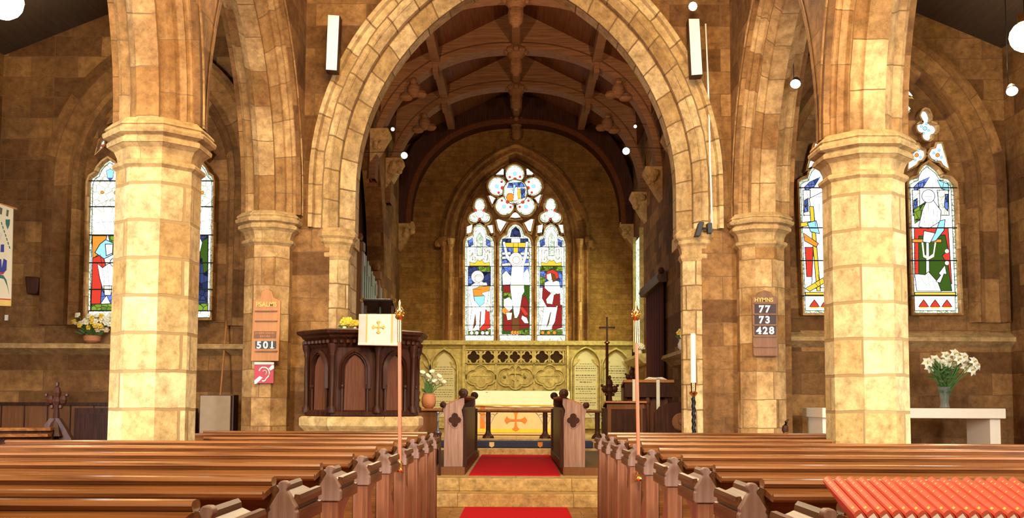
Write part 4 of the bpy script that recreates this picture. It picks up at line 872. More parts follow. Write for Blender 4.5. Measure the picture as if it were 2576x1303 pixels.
# ================================================================== REREDOS
Yr = 22.70
t = thing('reredos', 'carved yellow stone screen with quatrefoils behind the altar', 'stone screen', (.2, 22.88, .6))
MB().box(-2.7, 2.62, Yr, 23.05, .6, 2.56).build('slab', M_['rere'], t)
pr = [(23.05, 2.52), (Yr-.02, 2.52), (Yr-.06, 2.57), (Yr-.14, 2.60), (Yr-.15, 2.67), (Yr-.08, 2.70), (23.05, 2.72)]
MB().prism([(-2.72, y, z) for y, z in pr], (5.36, 0, 0)).build('cornice', M_['rere'], t)
k5 = lambda x, y, Y=Yr: P(1040+x/4.6, 840+y/4.6, Y)
def upright(x, y0=120, y1=760, w=18, dep=.06):
    a, b = k5(x-w/2, y0), k5(x+w/2, y1); return MB().box(a.x, b.x, Yr-dep, Yr+.01, b.z, a.z)
for x in (585, 1785): upright(x, 110, 760, 26, .10).build('pilaster', M_['rere'], t)
for x in (610, 955, 1395, 1760): upright(x, 180, 640, 12, .05).build('panel_stile', M_['rere'], t)
m = MB()
for y0, y1, d in ((175, 195, .06), (338, 352, .05)): a, b = k5(600, y0), k5(1765, y1); m.box(a.x, b.x, Yr-d, Yr+.01, b.z, a.z)
m.build('panel_rail', M_['rere'], t)
for cx, hw in ((697, 77), (864, 77), (1035, 66), (1175, 66), (1315, 66), (1488, 80), (1655, 80)):
    c = k5(cx, 267); hz = .135; hx = hw/4.6*Yr/F; u = hx*.32
    cs = [(c.x+q*hx*.50, c.z, hx*.42) for q in (-1, 1)]+[(c.x, c.z+q*hz*.52, hx*.44) for q in (-1, 1)]+[(c.x, c.z, hx*.42)]
    L = union(c.x, c.z, cs, 48); sq = []
    for i in range(48):
        q = 2*PI*i/48; dx, dz = math.cos(q), math.sin(q); f = min(hx/max(abs(dx), 1e-6), hz/max(abs(dz), 1e-6)); sq.append((c.x+dx*f, c.z+dz*f))
    MB().box(c.x-hx, c.x+hx, Yr-.012, Yr-.002, c.z-hz, c.z+hz).build('dark_recess', M_['gloom'], t)  # dark backing panel, the hollow's shade is in its colour
    m = MB(); rows = [[(x, y, z) for x, z in Q] for Q, y in ((sq, Yr-.05), (L, Yr-.05), (L, Yr-.012))]; m.quads([r+[r[0]] for r in rows])
    for q in (-1, 1):
        m.box(c.x+q*hx-.012, c.x+q*hx+.012, Yr-.06, Yr, c.z-hz, c.z+hz)
    m.build('pierced_quatrefoil', M_['rere'], t)
    for qa in (-1, 1):
        for qb in (-1, 1): ex, ez = c.x+qa*hx*.84, c.z+qb*hz*.84; MB().prism([(ex-qa*.045, Yr-.053, ez+qb*.01), (ex, Yr-.053, ez+qb*.01), (ex, Yr-.053, ez-qb*.045)], (0, .004, 0)).build('corner_shade', M_['gloom'], t)  # flat dark triangles painting shade into the corners, no real holes
def lobes(cx, cy, rx, ry, Y): 
    c = k5(cx, cy, Y); s_ = Y/F/4.6; cs = [(c.x+q*rx*s_*.52, c.z, rx*s_*.46) for q in (-1, 1)]+[(c.x, c.z+q*ry*s_*.5, ry*s_*.52) for q in (-1, 1)]+[(c.x, c.z, rx*s_*.4)]
    return [(x, Y, z) for x, z in union(c.x, c.z, cs, 56)]
for cx, rx in ((782, 165), (1180, 205), (1575, 165)):
    m = MB(); m.ring(lobes(cx, 500, rx, 130, Yr), .03, Yr-.05, Yr+.01); m.ring(lobes(cx, 500, rx*.86, 110, Yr), .012, Yr-.025, Yr+.01); q = m.build('quatrefoil_panel', M_['rere'], t)
    if cx != 1180:
        m = MB(); x = cx-110
        while x < cx+110: w_ = random.uniform(8, 18); a, b = k5(x, 489), k5(x+w_, 497); m.box(a.x, b.x, Yr-.004, Yr, b.z, a.z); x += w_+6
        m.build('carved_text', M_['ink'], q)
    else:
        m = MB(); c = k5(1180, 480); cross_patee(m, c.x, c.z+.05, Yr-.05, .17, .05); a, b = k5(1168, 520), k5(1195, 636); m.box(a.x, b.x, Yr-.05, Yr, b.z, a.z)
        m.build('carved_cross', M_['rere'], q)
        for x in (1055, 1290): c = k5(x, 500); m = MB().ball((c.x, Yr-.01, c.z), .035, 8); m.build('carved_rosette', M_['ink'], q)
def side_arch(xa, apex, xb, yf, words, big):
    a, b, c = k5(xa, yf), k5(xb, yf), k5((xa+xb)/2, apex); w_ = (b.x-a.x)/2; r = c.z-a.z; cc = max(.02, (r*r-w_*w_)/(2*w_)); cx = (a.x+b.x)/2; zb = .75
    A = [(cx+x, Yr, z) for x, z in arch_pts(w_, cc, a.z, 0, 10, zb)]
    m = MB(); m.ring(A, .045, Yr-.12, Yr); m.ring([(cx+x*.93, Yr, z) for x, z in arch_pts(w_, cc, a.z, 0, 10, zb)], .01, Yr-.04, Yr)
    o = m.build('cusped_arch', M_['rere'], t)
    for q in (-1, 1): MB().prism([(cx+q*w_*.98, Yr-.05, a.z-.02), (cx+q*w_*.86, Yr-.05, a.z+r*.42), (cx+q*w_*.45, Yr-.05, a.z+r*.40), (cx+q*w_*.62, Yr-.05, a.z+r*.18)], (0, .05, 0)).build('cusp', M_['rere'], o)
    MB().ball((cx, Yr-.03, c.z+.03), .04, 8).build('finial', M_['rere'], o)
    if not words: return
    tb = MB().prism([(cx+x*.84, Yr-.018, z) for x, z in arch_pts(w_, cc, a.z-.06, 0, 8, .95)], (0, .018, 0)).build('text_tablet', M_['tab'], t)
    m = MB(); z = a.z+r*.12; i = 0
    while z > 1.05:
        wd = w_*(.74 if (i % 4 or not big) else .45); x = cx-wd; hh = .022 if (i % 3 == 2 and big) else .011
        while x < cx+wd:
            l = random.uniform(.02, .07)
            if i % 5 != 4: m.box(x, min(x+l, cx+wd), Yr-.022, Yr-.017, z-hh/2, z+hh/2)
            x += l+.018
        z -= .052; i += 1
    m.build('worn_text', M_['ink'], tb, kind='stuff')
side_arch(-95, 185, 185, 400, False, 0); side_arch(212, 190, 500, 410, True, 0); side_arch(1838, 172, 2150, 370, True, 1); side_arch(2190, 188, 2492, 400, True, 1)
# ================================================================== ALTAR, RAIL, KNEELER
t = thing('altar', 'altar with white cloth and cream frontal bearing an orange cross', 'altar', (.08, 21.0, .6))
MB().box(-.88, 1.04, 20.72, 21.4, .60, 1.48).build('altar_body', M_['oakm'], t)
MB().box(-.89, 1.05, 20.70, 20.716, .62, 1.22).build('frontal', M_['cream'], t)
MB().box(-.93, 1.09, 20.66, 21.45, 1.48, 1.525).build('linen_cloth', M_['cloth'], t, bevel=.01)
m = MB(); rows = []
for i, z in enumerate((1.50, 1.40, 1.30, 1.22)): rows.append([(-.91+2.0*j/40, 20.66-.012*math.sin(j*.8)*i/3-.004*i, z-.012*math.sin(j/40*PI)*i) for j in range(41)])
m.quads(rows); m.quads([[Vector(p)+Vector((0, .01, 0)) for p in r] for r in rows]); m.build('superfrontal', M_['cloth'], t, smooth=True)
MB().box(-.90, 1.06, 20.635, 20.66, 1.215, 1.24).build('gold_fringe', M_['gold'], t)
MB().box(-.895, 1.055, 20.69, 20.70, .66, .74).build('gold_band', M_['yell'], t)
m = MB(); cross_patee(m, -.03, .92, 20.685, .21, .012, .38); m.build('orange_cross', M_['orange'], t)
for x in (-.72, .78): MB().box(x-.05, x+.05, 20.69, 20.70, .74, 1.2).build('side_orphrey', M_['orange'], t)
t = thing('altar_rail', 'brown wooden communion rail with slender posts before the altar', 'altar rail', (-.05, 18.95, .6))
MB().prism([(-1.75, 18.88, 1.09), (-1.75, 18.86, 1.12), (-1.75, 18.88, 1.15), (-1.75, 19.0, 1.15), (-1.75, 19.02, 1.12), (-1.75, 19.0, 1.09)], (3.4, 0, 0)).build('top_rail', M_['oakm'], t)
for x in (-1.6, -.55, .53, 1.52):
    m = MB().lathe([(.12, .60), (.11, .64), (.055, .70), (.048, .74), (.048, 1.09)], (x, 18.94, 0), 8, rot=PI/8); po = m.build('post', M_['dark'], t)
    m = MB()
    for q in (-1, 1): m.tube([(x+q*(.05+.13*f), 18.94, 1.08-.20*(1-f)**1.6) for f in (0, .15, .3, .5, .7, .9, 1)], .009, 6); m.tube([(x+q*(.08+.04*math.cos(k)), 18.94, 1.03+.03*math.sin(k)) for k in range(6)], .007, 5)
    m.build('scroll_bracket', M_['silver'], po)
t = thing('kneeler', 'long dark navy kneeler with two small shields along the altar step', 'kneeler', (0, 18.5, .44))
MB().box(-1.45, 1.40, 18.40, 18.72, .44, .57).build('cushion', M_['navy'], t, bevel=.025)
for x, c in ((1237, 'cream'), (1359, 'orange')):
    p = P(x, 1119, 18.395); MB().prism([(p.x-.045, 18.392, p.z+.05), (p.x+.045, 18.392, p.z+.05), (p.x+.045, 18.392, p.z-.02), (p.x, 18.392, p.z-.05), (p.x-.045, 18.392, p.z-.02)], (0, .012, 0)).build('embroidered_shield', M_[c], t)
# ================================================================== CHOIR STALLS
for nm, x0, x1 in (('trim_11', -1.85, -.68), ('trim_12', .60, 1.85)): struct(MB().box(x0, x1, 13.0, 17.9, .32, .42).build(nm, M_['oakm']))
def choir_desk(xo, xi, label):
    s = 1 if xi > xo else -1; t = thing('choir_desk', label, 'choir desk', ((xo+xi)/2, 14.8, .42), 'choir desks either side of the chancel carpet')
    for k, Y in enumerate((13.08, 16.5)):
        L = [(xo, .42), (xo, 1.10), (xo-s*.02, 1.16), (xo-s*.015, 1.21), (xi-s*.04, 1.335), (xi-s*.035, 1.24), (xi-s*.07, 1.16), (xi-s*.05, 1.05), (xi-s*.05, .42)]
        e = MB().prism([(x, Y, z) for x, z in L], (0, .06, 0)).build('end_panel', M_['stall'], t, bevel=.006)
        m = MB(); cx, cz = (xo+xi)/2-s*.01, 1.03
        q = union(cx, cz, [(cx+a*.042, cz, .04) for a in (-1, 1)]+[(cx, cz+a*.05, .042) for a in (-1, 1)], 40); m.prism([(x, Y-.003, z) for x, z in q], (0, .004, 0)); m.build('carved_quatrefoil', M_['dark'], e)
        MB().ring([(x, Y, z) for x, z in q], .012, Y-.012, Y+.002).build('quatrefoil_edge', M_['stall'], e)
        for (x, z, r) in ((xi-s*.05, 1.385, .062), (xo-s*.015, 1.23, .042)): MB().lathe([(r*.02, -.045), (r*.3, -.042), (r*.45, -.03), (r*.9, -.02), (r, 0), (r, .08), (r*.9, .1)], (x, Y-.02, z), 14, 'Y').build('carved_knob', M_['dark'], e)
        b = MB().box(xi-s*.05 if s > 0 else xi-.0, xi if s > 0 else xi+.05, Y, Y+.10, .42, 1.17); b.build('inner_buttress', M_['dark'], e)
    MB().prism([(xo-s*.02, 13.14, 1.20), (xi-s*.03, 13.14, 1.335), (xi-s*.03, 13.14, 1.36), (xo-s*.02, 13.14, 1.225)], (0, 3.36, 0)).build('sloping_top', M_['oakl'], t)
    MB().box(min(xi-s*.06, xi-s*.03), max(xi-s*.06, xi-s*.03), 13.14, 16.5, .42, 1.2).build('front_panel', M_['dark'], t)
    MB().box(min(xi-s*.03, xi-s*.005), max(xi-s*.03, xi-s*.005), 13.14, 16.5, .42, .50).build('plinth', M_['dark'], t)
choir_desk(-.96, -.66, 'pale choir desk end with quatrefoil and dark knobs left of the carpet')
choir_desk(.89, .56, 'pale choir desk end with quatrefoil and dark knobs right of the carpet')
# ================================================================== LEFT OF THE CHANCEL: organ, pot of lilies
t = thing('organ', 'pipe organ in the pointed arch on the left side of the chancel', 'organ', (-3.2, 18.6, 0))
MB().box(-3.75, -3.16, 16.0, 21.9, 0, 7.0).build('case', M_['dark'], t)
for y in (17.42, 19.62): 
    m = MB().box(-2.92, -2.76, y, y+.18, 1.02, 4.05 if y < 18 else 3.82); m.box(-2.95, -2.73, y-.03, y+.21, 3.95 if y < 18 else 3.72, 4.1 if y < 18 else 3.87); m.ball((-2.84, y+.09, 4.2 if y < 18 else 3.97), .09, 8); m.build('case_post', M_['oakm'], t)
for i in range(13):
    y = 17.75+.27*i
    if abs(y-19.7) < .15: continue
    top = 4.0-.06*i if y < 19.7 else 3.7-.05*(i-7)
    m = MB().lathe([(.03, 1.02), (.11, 1.5), (.115, top)], (-2.88, y, 0), 14); pi = m.build('pipe', M_['pipe'], t, smooth=True)
    z = top-.28 if i % 2 == 0 else top-1.0
    MB().prism([(-2.762, y-.09, z), (-2.762, y+.09, z-.0), (-2.762, y+.09, z+.22), (-2.762, y-.09, z+.22)], (-.02, 0, 0)).build('pipe_mouth', M_['pmouth'], pi)
MB().box(-2.95, -2.72, 17.4, 21.2, .9, 1.02).build('impost_rail', M_['oakm'], t)
t = thing('flower_stand', 'brown wooden pedestal carrying the terracotta pot beside the pulpit', 'stand', (-1.2, 13.62, .42))
MB().box(-1.40, -1.02, 13.48, 13.76, 1.15, 1.18).build('top_board', M_['oakl'], t); MB().box(-1.36, -1.08, 13.52, 13.72, .42, 1.15).build('body', M_['oakm'], t)
p = Vector((-1.21, 13.6, 1.18))
t = thing('calla_lily_pot', 'white calla lilies in a round terracotta pot right of the pulpit', 'potted flowers', tuple(p))
MB().lathe([(.05, 0), (.085, .03), (.10, .09), (.095, .15), (.075, .19), (.08, .205), (.06, .2)], p, 20).build('terracotta_pot', M_['terra'], t, smooth=True)
for x, y in ((1062, 940), (1075, 948), (1088, 938), (1086, 955), (1098, 952), (1103, 949), (1082, 962), (1115, 964), (1096, 962), (1108, 958), (1068, 945)):
    h = P(x, y, 13.6+random.uniform(-.06, .06)); b = p+Vector((random.uniform(-.04, .04), random.uniform(-.03, .03), .19)); MB().tube([b, b.lerp(h, .5)+Vector((0, 0, .02)), h+Vector((0, 0, -.03))], .006, 5).build('stalk', M_['stem'], t)
    d = Vector((random.uniform(-.5, .6), -.5, .7)).normalized(); fl = MB(); fl.tube([h-d*.05, h-d*.02, h+d*.015, h+d*.03], [.008, .020, .034, .042], 10, False); fl.tube([h-d*.045, h-d*.02, h+d*.013, h+d*.028], [.005, .016, .030, .038], 10, False); fb = fl.build('flower', M_['petal'], t, smooth=True)
    MB().tube([h-d*.02, h+d*.025], .005, 5).build('spadix', M_['yell'], fb)
m = MB()
for i in range(9):
    b = p+Vector((random.uniform(-.03, .03), random.uniform(-.03, .03), .18)); e = b+Vector((random.uniform(-.12, .1), random.uniform(-.08, .02), random.uniform(.08, .24))); n = Vector((.024, 0, .008)); m.prism([b, b.lerp(e, .6)+n, e, b.lerp(e, .6)-n], (0, .004, 0))
m.build('leaves', M_['leaf'], t)
t = thing('dried_foliage', 'russet dried foliage beside the calla lilies at the pulpit edge', 'foliage', (-1.37, 13.72, 1.18))
m = MB()
for i in range(26): m.ball((-1.385+random.uniform(-.03, .02), 13.71+random.uniform(-.03, .03), 1.22+random.uniform(0, .44)), random.uniform(.018, .036), 6)
m.build('leaves', M_['dried'], t); MB().tube([(-1.37, 13.72, 1.18), (-1.385, 13.71, 1.6)], .012, 6).build('stem', M_['dried'], t)
t = thing('side_table', 'small dark side table at the foot of the left choir desk', 'table', (-1.06, 12.98, .32))
MB().box(-1.20, -.98, 12.9, 13.0-.01, .84, .87).build('table_top', M_['dark'], t)
for x in (-1.18, -1.0):
    MB().box(x-.012, x+.012, 12.91, 12.98, .32, .84).build('leg', M_['dark'], t)
t = thing('candlestick', 'short grey metal candlestick on the small dark side table', 'candlestick', (-1.03, 12.94, .87))
MB().lathe([(.045, .87), (.045, .885), (.015, .9), (.011, 1.0), (.02, 1.02), (.011, 1.04), (.012, 1.11), (.028, 1.12), (.024, 1.14)], (-1.03, 12.94, 0), 12).build('stick', M_['steel'], t, smooth=True)
# ================================================================== RIGHT OF THE CHANCEL
def poppyhead(mb, x, y, z, s, mat=None):
    mb.ball((x, y, z+.20*s), .05*s, 8, (1, .7, 1.7)); mb.ball((x, y, z+.30*s), .025*s, 6, (1, .8, 1.5)); mb.ball((x, y, z+.10*s), .05*s, 8, (1.1, .8, 1.3))
    for q in (-1, 1): mb.ball((x+q*.075*s, y, z+.12*s), .05*s, 8, (1, .7, 1.2)); mb.ball((x+q*.12*s, y, z+.175*s), .024*s, 6); mb.ball((x+q*.05*s, y, z+.04*s), .03*s, 6)
    mb.tube([(x, y, z-.30*s), (x, y, z-.12*s), (x, y, z+.02*s), (x, y, z+.1*s)], [.12*s, .045*s, .032*s, .03*s], 8)
t = thing('prayer_desk', 'low dark prayer desk with light top edge right of the choir desk', 'desk', (1.56, 14.5, .42))
MB().box(1.30, 1.84, 14.44, 14.50, .42, 1.25).build('front_panel', M_['oakm'], t)
MB().prism([(1.27, 14.40, 1.27), (1.27, 14.80, 1.20), (1.27, 14.80, 1.225), (1.27, 14.40, 1.295)], (.60, 0, 0)).build('sloping_top', M_['oakl'], t)
for x in (1.28, 1.84): MB().box(x-.025, x+.025, 14.42, 14.82, .42, 1.19).build('side_panel', M_['dark'], t)
MB().box(1.36, 1.78, 14.425, 14.44, .80, 1.18).build('sunk_panel', M_['dark'], t)
t = thing('stall_end', 'dark carved stall end with poppyhead behind the prayer desk', 'stall', (1.42, 15.3, .42))
m = MB(); m.box(1.34, 1.50, 15.26, 15.34, .42, 1.25); m.build('end_board', M_['dark'], t); m = MB(); poppyhead(m, 1.42, 15.3, 1.36, 1.0); m.build('poppyhead', M_['dark'], t)
t = thing('stall_end', 'dark carved stall end with poppyhead half behind the right stave', 'stall', (1.86, 16.2, .42))
m = MB(); m.box(1.74, 1.98, 16.16, 16.24, .42, 1.55); m.build('end_board', M_['dark'], t); m = MB(); poppyhead(m, 1.86, 16.2, 1.60, .8); m.build('poppyhead', M_['dark'], t)
t = thing('processional_cross', 'slender dark staff topped by a cross right of the altar', 'cross', (1.42, 15.5, .42))
a = P(1527, 866, 15.5); b = P(1527, 800, 15.5); m = MB().tube([(a.x, 15.5, .42), (a.x, 15.5, a.z)], .022, 8); m.build('staff', M_['dark'], t, smooth=True)
MB().lathe([(.02, 0), (.045, .02), (.045, .035), (.02, .05)], a, 10).build('knop', M_['brass'], t)
c = P(1527, 824, 15.5); m = MB().box(a.x-.012, a.x+.012, 15.49, 15.51, a.z+.03, b.z); m.box(c.x-.11, c.x+.11, 15.488, 15.512, c.z-.012, c.z+.012)
for q in ((-.11, 0), (.11, 0), (0, b.z-c.z)): m.ball((c.x+q[0], 15.5, c.z+q[1]), .018, 6)
m.build('cross_head', M_['dark'], t)
t = thing('lectern_desk', 'dark wooden reading desk with book and two white bookmarks right of chancel', 'desk', (1.95, 15.2, .32))
Yd = 14.98
MB().prism([(1.60, Yd, 1.58), (1.60, Yd+.42, 1.50), (1.60, Yd+.42, 1.54), (1.60, Yd, 1.62)], (.76, 0, 0)).build('sloping_top', M_['oakl'], t)
MB().box(1.62, 2.34, Yd+.01, Yd+.05, 1.36, 1.57).build('front_board', M_['dark'], t)
for x in (1.63, 2.31):
    MB().prism([(x-.03, Yd+.02, 1.5), (x-.03, Yd+.38, 1.5), (x-.03, Yd+.33, .34), (x-.03, Yd-.02, .34), (x-.03, Yd+.1, 1.0), (x-.03, Yd+.06, 1.3)], (.06, 0, 0)).build('side_panel', M_['dark'], t)
MB().lathe([(.05, .34), (.05, .5), (.028, .55), (.028, 1.25), (.04, 1.28), (.03, 1.36)], (1.97, Yd+.06, 0), 10).build('column', M_['pulp'], t)
MB().box(1.66, 2.29, Yd+.12, Yd+.15, .34, 1.36).build('back_board', M_['pulp'], t); MB().box(1.6, 2.36, Yd-.05, Yd+.45, .32, .36).build('base', M_['dark'], t)
a = P(1646, 950, Yd+.15)
t = thing('open_book', 'open white book lying on the dark reading desk', 'book', (a.x, Yd+.15, 1.60))
m = MB(); m.prism([(a.x-.17, Yd+.03, 1.625), (a.x-.10, Yd+.03, 1.662), (a.x, Yd+.03, 1.655), (a.x+.10, Yd+.03, 1.662), (a.x+.18, Yd+.03, 1.625)], (0, .30, -.055)); m.build('pages', M_['cloth'], t)
for x0, x1, y0, y1, l in ((1591, 1600, 953, 1009, 'left'), (1651, 1660, 952, 1038, 'right')):
    q = P(x0, y0, Yd-.01); r = P(x1, y1, Yd-.01); m = MB().box(q.x, r.x, Yd-.016, Yd-.008, r.z, 1.635); m.box(q.x, r.x, Yd-.016, Yd+.02, 1.626, 1.635); o = m.build('bookmark_ribbon', M_['cloth'])
    tag(o, 'broad white bookmark ribbon hanging from the %s side of the reading desk' % l, 'ribbon', 'white bookmarks')
t = thing('choir_bench', 'dark carved bench back beside the tall white candle', 'bench', (2.3, 14.4, .32))
m = MB().prism([(1.98, 14.4, .34), (1.98, 14.4, 1.12), (2.06, 14.4, 1.22), (2.2, 14.4, 1.27), (2.4, 14.4, 1.29), (2.5, 14.4, 1.42), (2.58, 14.4, 1.44), (2.62, 14.4, 1.36), (2.62, 14.4, .34)], (0, .06, 0)); m.build('back', M_['dark'], t)
m = MB().lathe([(.02, -.02), (.11, -.015), (.13, 0), (.1, .02)], (2.36, 14.39, 1.0), 16, 'Y'); m.ball((2.36, 14.38, 1.0), .05, 8); m.build('carved_roundel', M_['oakm'], t); MB().box(1.98, 2.6, 14.46, 14.8, .70, .74).build('seat', M_['dark'], t); MB().box(1.98, 2.04, 14.46, 14.8, .34, .70).build('leg', M_['dark'], t); MB().box(2.54, 2.6, 14.46, 14.8, .34, .70).build('leg', M_['dark'], t)
cx, cy = 2.055, 11.62
t = thing('candle_stand', 'twisted metal stand under the tall white candle', 'candle stand', (cx, cy, 0))
m = MB().lathe([(.16, 0), (.16, .02), (.03, .06), (.018, .1), (.018, 1.36)], (cx, cy, 0), 12)
for k in range(3): m.tube([(cx+.02*math.cos(j*.5+k*2.1), cy+.02*math.sin(j*.5+k*2.1), .1+j*.02) for j in range(62)], .007, 5)
m.build('twisted_shaft', M_['iron'], t, smooth=True); MB().lathe([(.02, 1.34), (.045, 1.37), (.05, 1.385), (.03, 1.40), (.034, 1.50)], (cx, cy, 0), 12).build('drip_pan', M_['brass'], t, smooth=True)
m = MB().lathe([(.0315, 1.50), (.0315, 2.06), (.024, 2.075), (.004, 2.08)], (cx, cy, 0), 16); tag(m.build('candle', M_['wax'], smooth=True), 'tall white candle standing before the right chancel jamb', 'candle')
# curtain, ledges and small flowers on the right chancel wall
t = thing('curtain', 'dark crimson curtain under a wooden hood in the right chancel wall', 'curtain', (2.6, 18.8, .42))
rows = []
for z in (.42, 1.5, 2.6, 3.45): rows.append([(2.60+.025*math.sin(j*1.1), 17.65+2.3*j/40, z) for j in range(41)])
m = MB(); m.quads(rows); m.quads([[Vector(p)+Vector((.02, 0, 0)) for p in r] for r in rows]); m.build('cloth', M_['curtain'], t, smooth=True)
m = MB().prism([(2.64, 17.5, 3.42), (2.50, 17.5, 3.42), (2.46, 17.5, 3.50), (2.5, 17.5, 3.6), (2.64, 17.5, 3.62)], (0, 2.6, 0)); m.ball((2.54, 17.5, 3.62), .06, 8); m.build('hood', M_['dark'], t)
struct(MB().prism([(2.66, 13.4, 2.08), (2.42, 13.4, 2.06), (2.40, 13.4, 2.0), (2.50, 13.4, 1.95), (2.56, 13.4, 1.88), (2.66, 13.4, 1.86)], (0, 3.2, 0)).build('trim_13', M_['cap']))
struct(MB().prism([(2.66, 20.2, 2.30), (2.44, 20.2, 2.28), (2.43, 20.2, 2.22), (2.56, 20.2, 2.1), (2.66, 20.2, 2.08)], (0, 2.4, 0)).build('trim_14', M_['rere']))
wn = struct(thing('window_4', 'narrow pale side window seen edge on in the right chancel wall', 'window', (2.65, 21.5, 2.5)))
MB().box(2.645, 2.66, 20.95, 22.1, 2.5, 4.9).build('pane', G_['border'], wn)
for y in (20.86, 22.1): MB().box(2.58, 2.66, y, y+.09, 2.42, 5.0).build('jamb', M_['rere'], wn)
small_vase('flower_vase', 'cream vase of white flowers on the ledge above the candle', (2.52, 15.1, 2.07), .17, .085, 'ceram', 12, ['petal', 'petal', 'yell'], None, 12, .12)
small_vase('flower_vase', 'small white flowers on the far ledge behind the right stave', (2.56, 20.75, 2.29), .10, .05, 'ceram', 12, 'petal', None, 12, .11)
# ================================================================== RIGHT AISLE: white table with lilies
t = thing('altar_table', 'plain white stone table in the right aisle carrying the lilies', 'table', (4.5, 11.8, 0))
MB().box(3.50, 5.60, 11.45, 12.25, 1.10, 1.215).build('table_top', M_['tstone'], t, bevel=.008)
for x in (3.53, 5.46): MB().box(x, x+.12, 11.55, 12.15, 0, 1.10).build('slab_leg', M_['tstone'], t)
p = Vector((5.03, 11.75, 1.215))
t = thing('lily_vase', 'bouquet of cream lilies in a clear glass vase on the white table', 'flowers', tuple(p))
m = MB().lathe([(.05, 0), (.055, .01), (.05, .08), (.06, .18), (.085, .25), (.08, .25), (.055, .18), (.045, .08), (.045, .02), (.0, .015)], p, 18, caps=False); m.build('glass_vase', M_['glass'], t, smooth=True)
def lily(parent, c, d, r):
    c = Vector(c); d = Vector(d).normalized(); a = d.cross(Vector((0, 0, 1))).normalized(); b = d.cross(a); m = MB()
    for k in range(6):
        q = k*PI/3+random.random()*.3; e = a*math.cos(q)+b*math.sin(q); n = d.cross(e)
        pts = [c-d*.03, c+e*r*.5+d*.02, c+e*r-d*.005]; w_ = r*.34
        m.add([pts[0], pts[1]+n*w_, pts[1]-n*w_, pts[2], pts[1]+d*.008], [(0, 1, 4), (0, 4, 2), (1, 3, 4), (4, 3, 2)])
        m.add([p_-d*.005 for p_ in (pts[0], pts[1]+n*w_, pts[1]-n*w_, pts[2])], [(0, 1, 3, 2)])
    o = m.build('lily_flower', M_['petal'], parent); m = MB()
    for k in range(4): m.tube([c, c+d*.05+a*.012*math.cos(k*1.6)+b*.012*math.sin(k*1.6)], .003, 4)
    m.build('stamens', M_['gold'], o)
for x, y in ((2333, 912), (2352, 905), (2358, 930), (2380, 895), (2388, 910), (2402, 890), (2412, 905), (2425, 898), (2435, 915), (2450, 910), (2398, 922), (2444, 932), (2340, 925), (2428, 925), (2372, 915), (2456, 920)):
    h = P(x, y, 11.75+random.uniform(-.12, .12)); MB().tube([p+Vector((0, 0, .03)), p+Vector(((h.x-p.x)*.25, 0, .27)), h], .005, 5).build('stalk', M_['stem'], t)
    lily(t, h, ((h.x-p.x)*1.2, -1, .35), .072)
m = MB()
for i in range(170):
    zz = random.uniform(.14, .46); b = p+Vector((random.uniform(-.22, .22)*zz, random.uniform(-.12, .12)*zz, zz)); e = b+Vector((random.uniform(-.14, .14)*(b.z-p.z)*3.2, random.uniform(-.1, .05), random.uniform(.0, .14))); n = Vector((random.uniform(-.015, .015), -.006, .014)); m.prism([b, b.lerp(e, .5)+n, e, b.lerp(e, .5)-n], (0, .003, 0))
m.build('leaves', M_['leaf'], t)
t = thing('black_ornament', 'small dark pointed ornament standing on the front right pew', 'ornament', tuple(P(1975, 1085, 10.02)))
a, b, c, d = P(1970, 1083, 10.03), P(1968, 1072, 10.03), P(1977, 1062, 10.03), P(1984, 1054, 10.03); m = MB().tube([P(1977, 1087, 10.03), a.lerp(P(1980, 1080, 10.03), .5), b.lerp(P(1984, 1072, 10.03), .5), c, d], [.03, .035, .03, .018, .004], 8); m.build('body', M_['dark'], t, smooth=True)
# ================================================================== LEFT AISLE
t = thing('wall_panelling', 'brown boarded dado along the left aisle wall', 'panelling', (-5.6, 12.94, 0))
MB().box(-6.88, -4.3, 12.90, 12.99, 0, 1.20).build('boards', M_['oakm'], t); MB().box(-6.88, -4.3, 12.86, 12.99, 1.20, 1.24).build('cap_rail', M_['dark'], t)
for i in range(8): MB().box(-6.7+.3*i, -6.685+.3*i, 12.893, 12.90, 0, 1.2).build('board_bead', M_['dark'], t)
t = thing('dark_cupboard', 'low dark wooden cupboard behind the left pillar', 'cupboard', (-4.95, 12.75, 0))
m = MB().box(-5.62, -4.12, 12.62, 12.85, 0, 1.17); m.build('body', M_['dark'], t)
for x in (-5.58, -4.84): 
    d_ = MB().box(x, x+.68, 12.60, 12.62, .08, 1.10).build('door', M_['dark'], t); MB().ball((x+(.6 if x < -5 else .08), 12.59, .7), .018, 8).build('knob', M_['brass'], d_)
t = thing('pin_board', 'tall brown hessian covered box screen left of the psalm board', 'screen', (-3.7, 12.35, 0))
MB().box(-3.89, -3.52, 12.20, 12.24, 0, 1.33).build('hessian_face', M_['brd'], t); MB().box(-3.91, -3.49, 12.24, 12.45, 0, 1.34).build('case', M_['dark'], t)
a, b = P(571, 800, 12.95), P(554, 1000, 12.72); m = MB().tube([a, b, Vector((b.x-.02, 12.6, .02))], .012, 8); tag(m.build('wooden_pole', M_['oakl']), 'thin wooden pole leaning on the wall behind the hessian screen', 'pole')
t = thing('aisle_bench', 'dark bench with carved poppyhead end in the left aisle', 'bench', (-4.0, 8.62, 0))
m = MB().prism([(-4.16, 8.6, 0), (-4.16, 8.6, .92), (-4.1, 8.6, 1.02), (-4.045, 8.6, 1.1), (-3.965, 8.6, 1.1), (-3.91, 8.6, 1.02), (-3.85, 8.6, .92), (-3.85, 8.6, 0)], (0, .06, 0)); m.build('bench_end', M_['dark'], t)
m = MB(); poppyhead(m, -4.0, 8.63, 1.17, .75); m.build('poppyhead', M_['dark'], t)
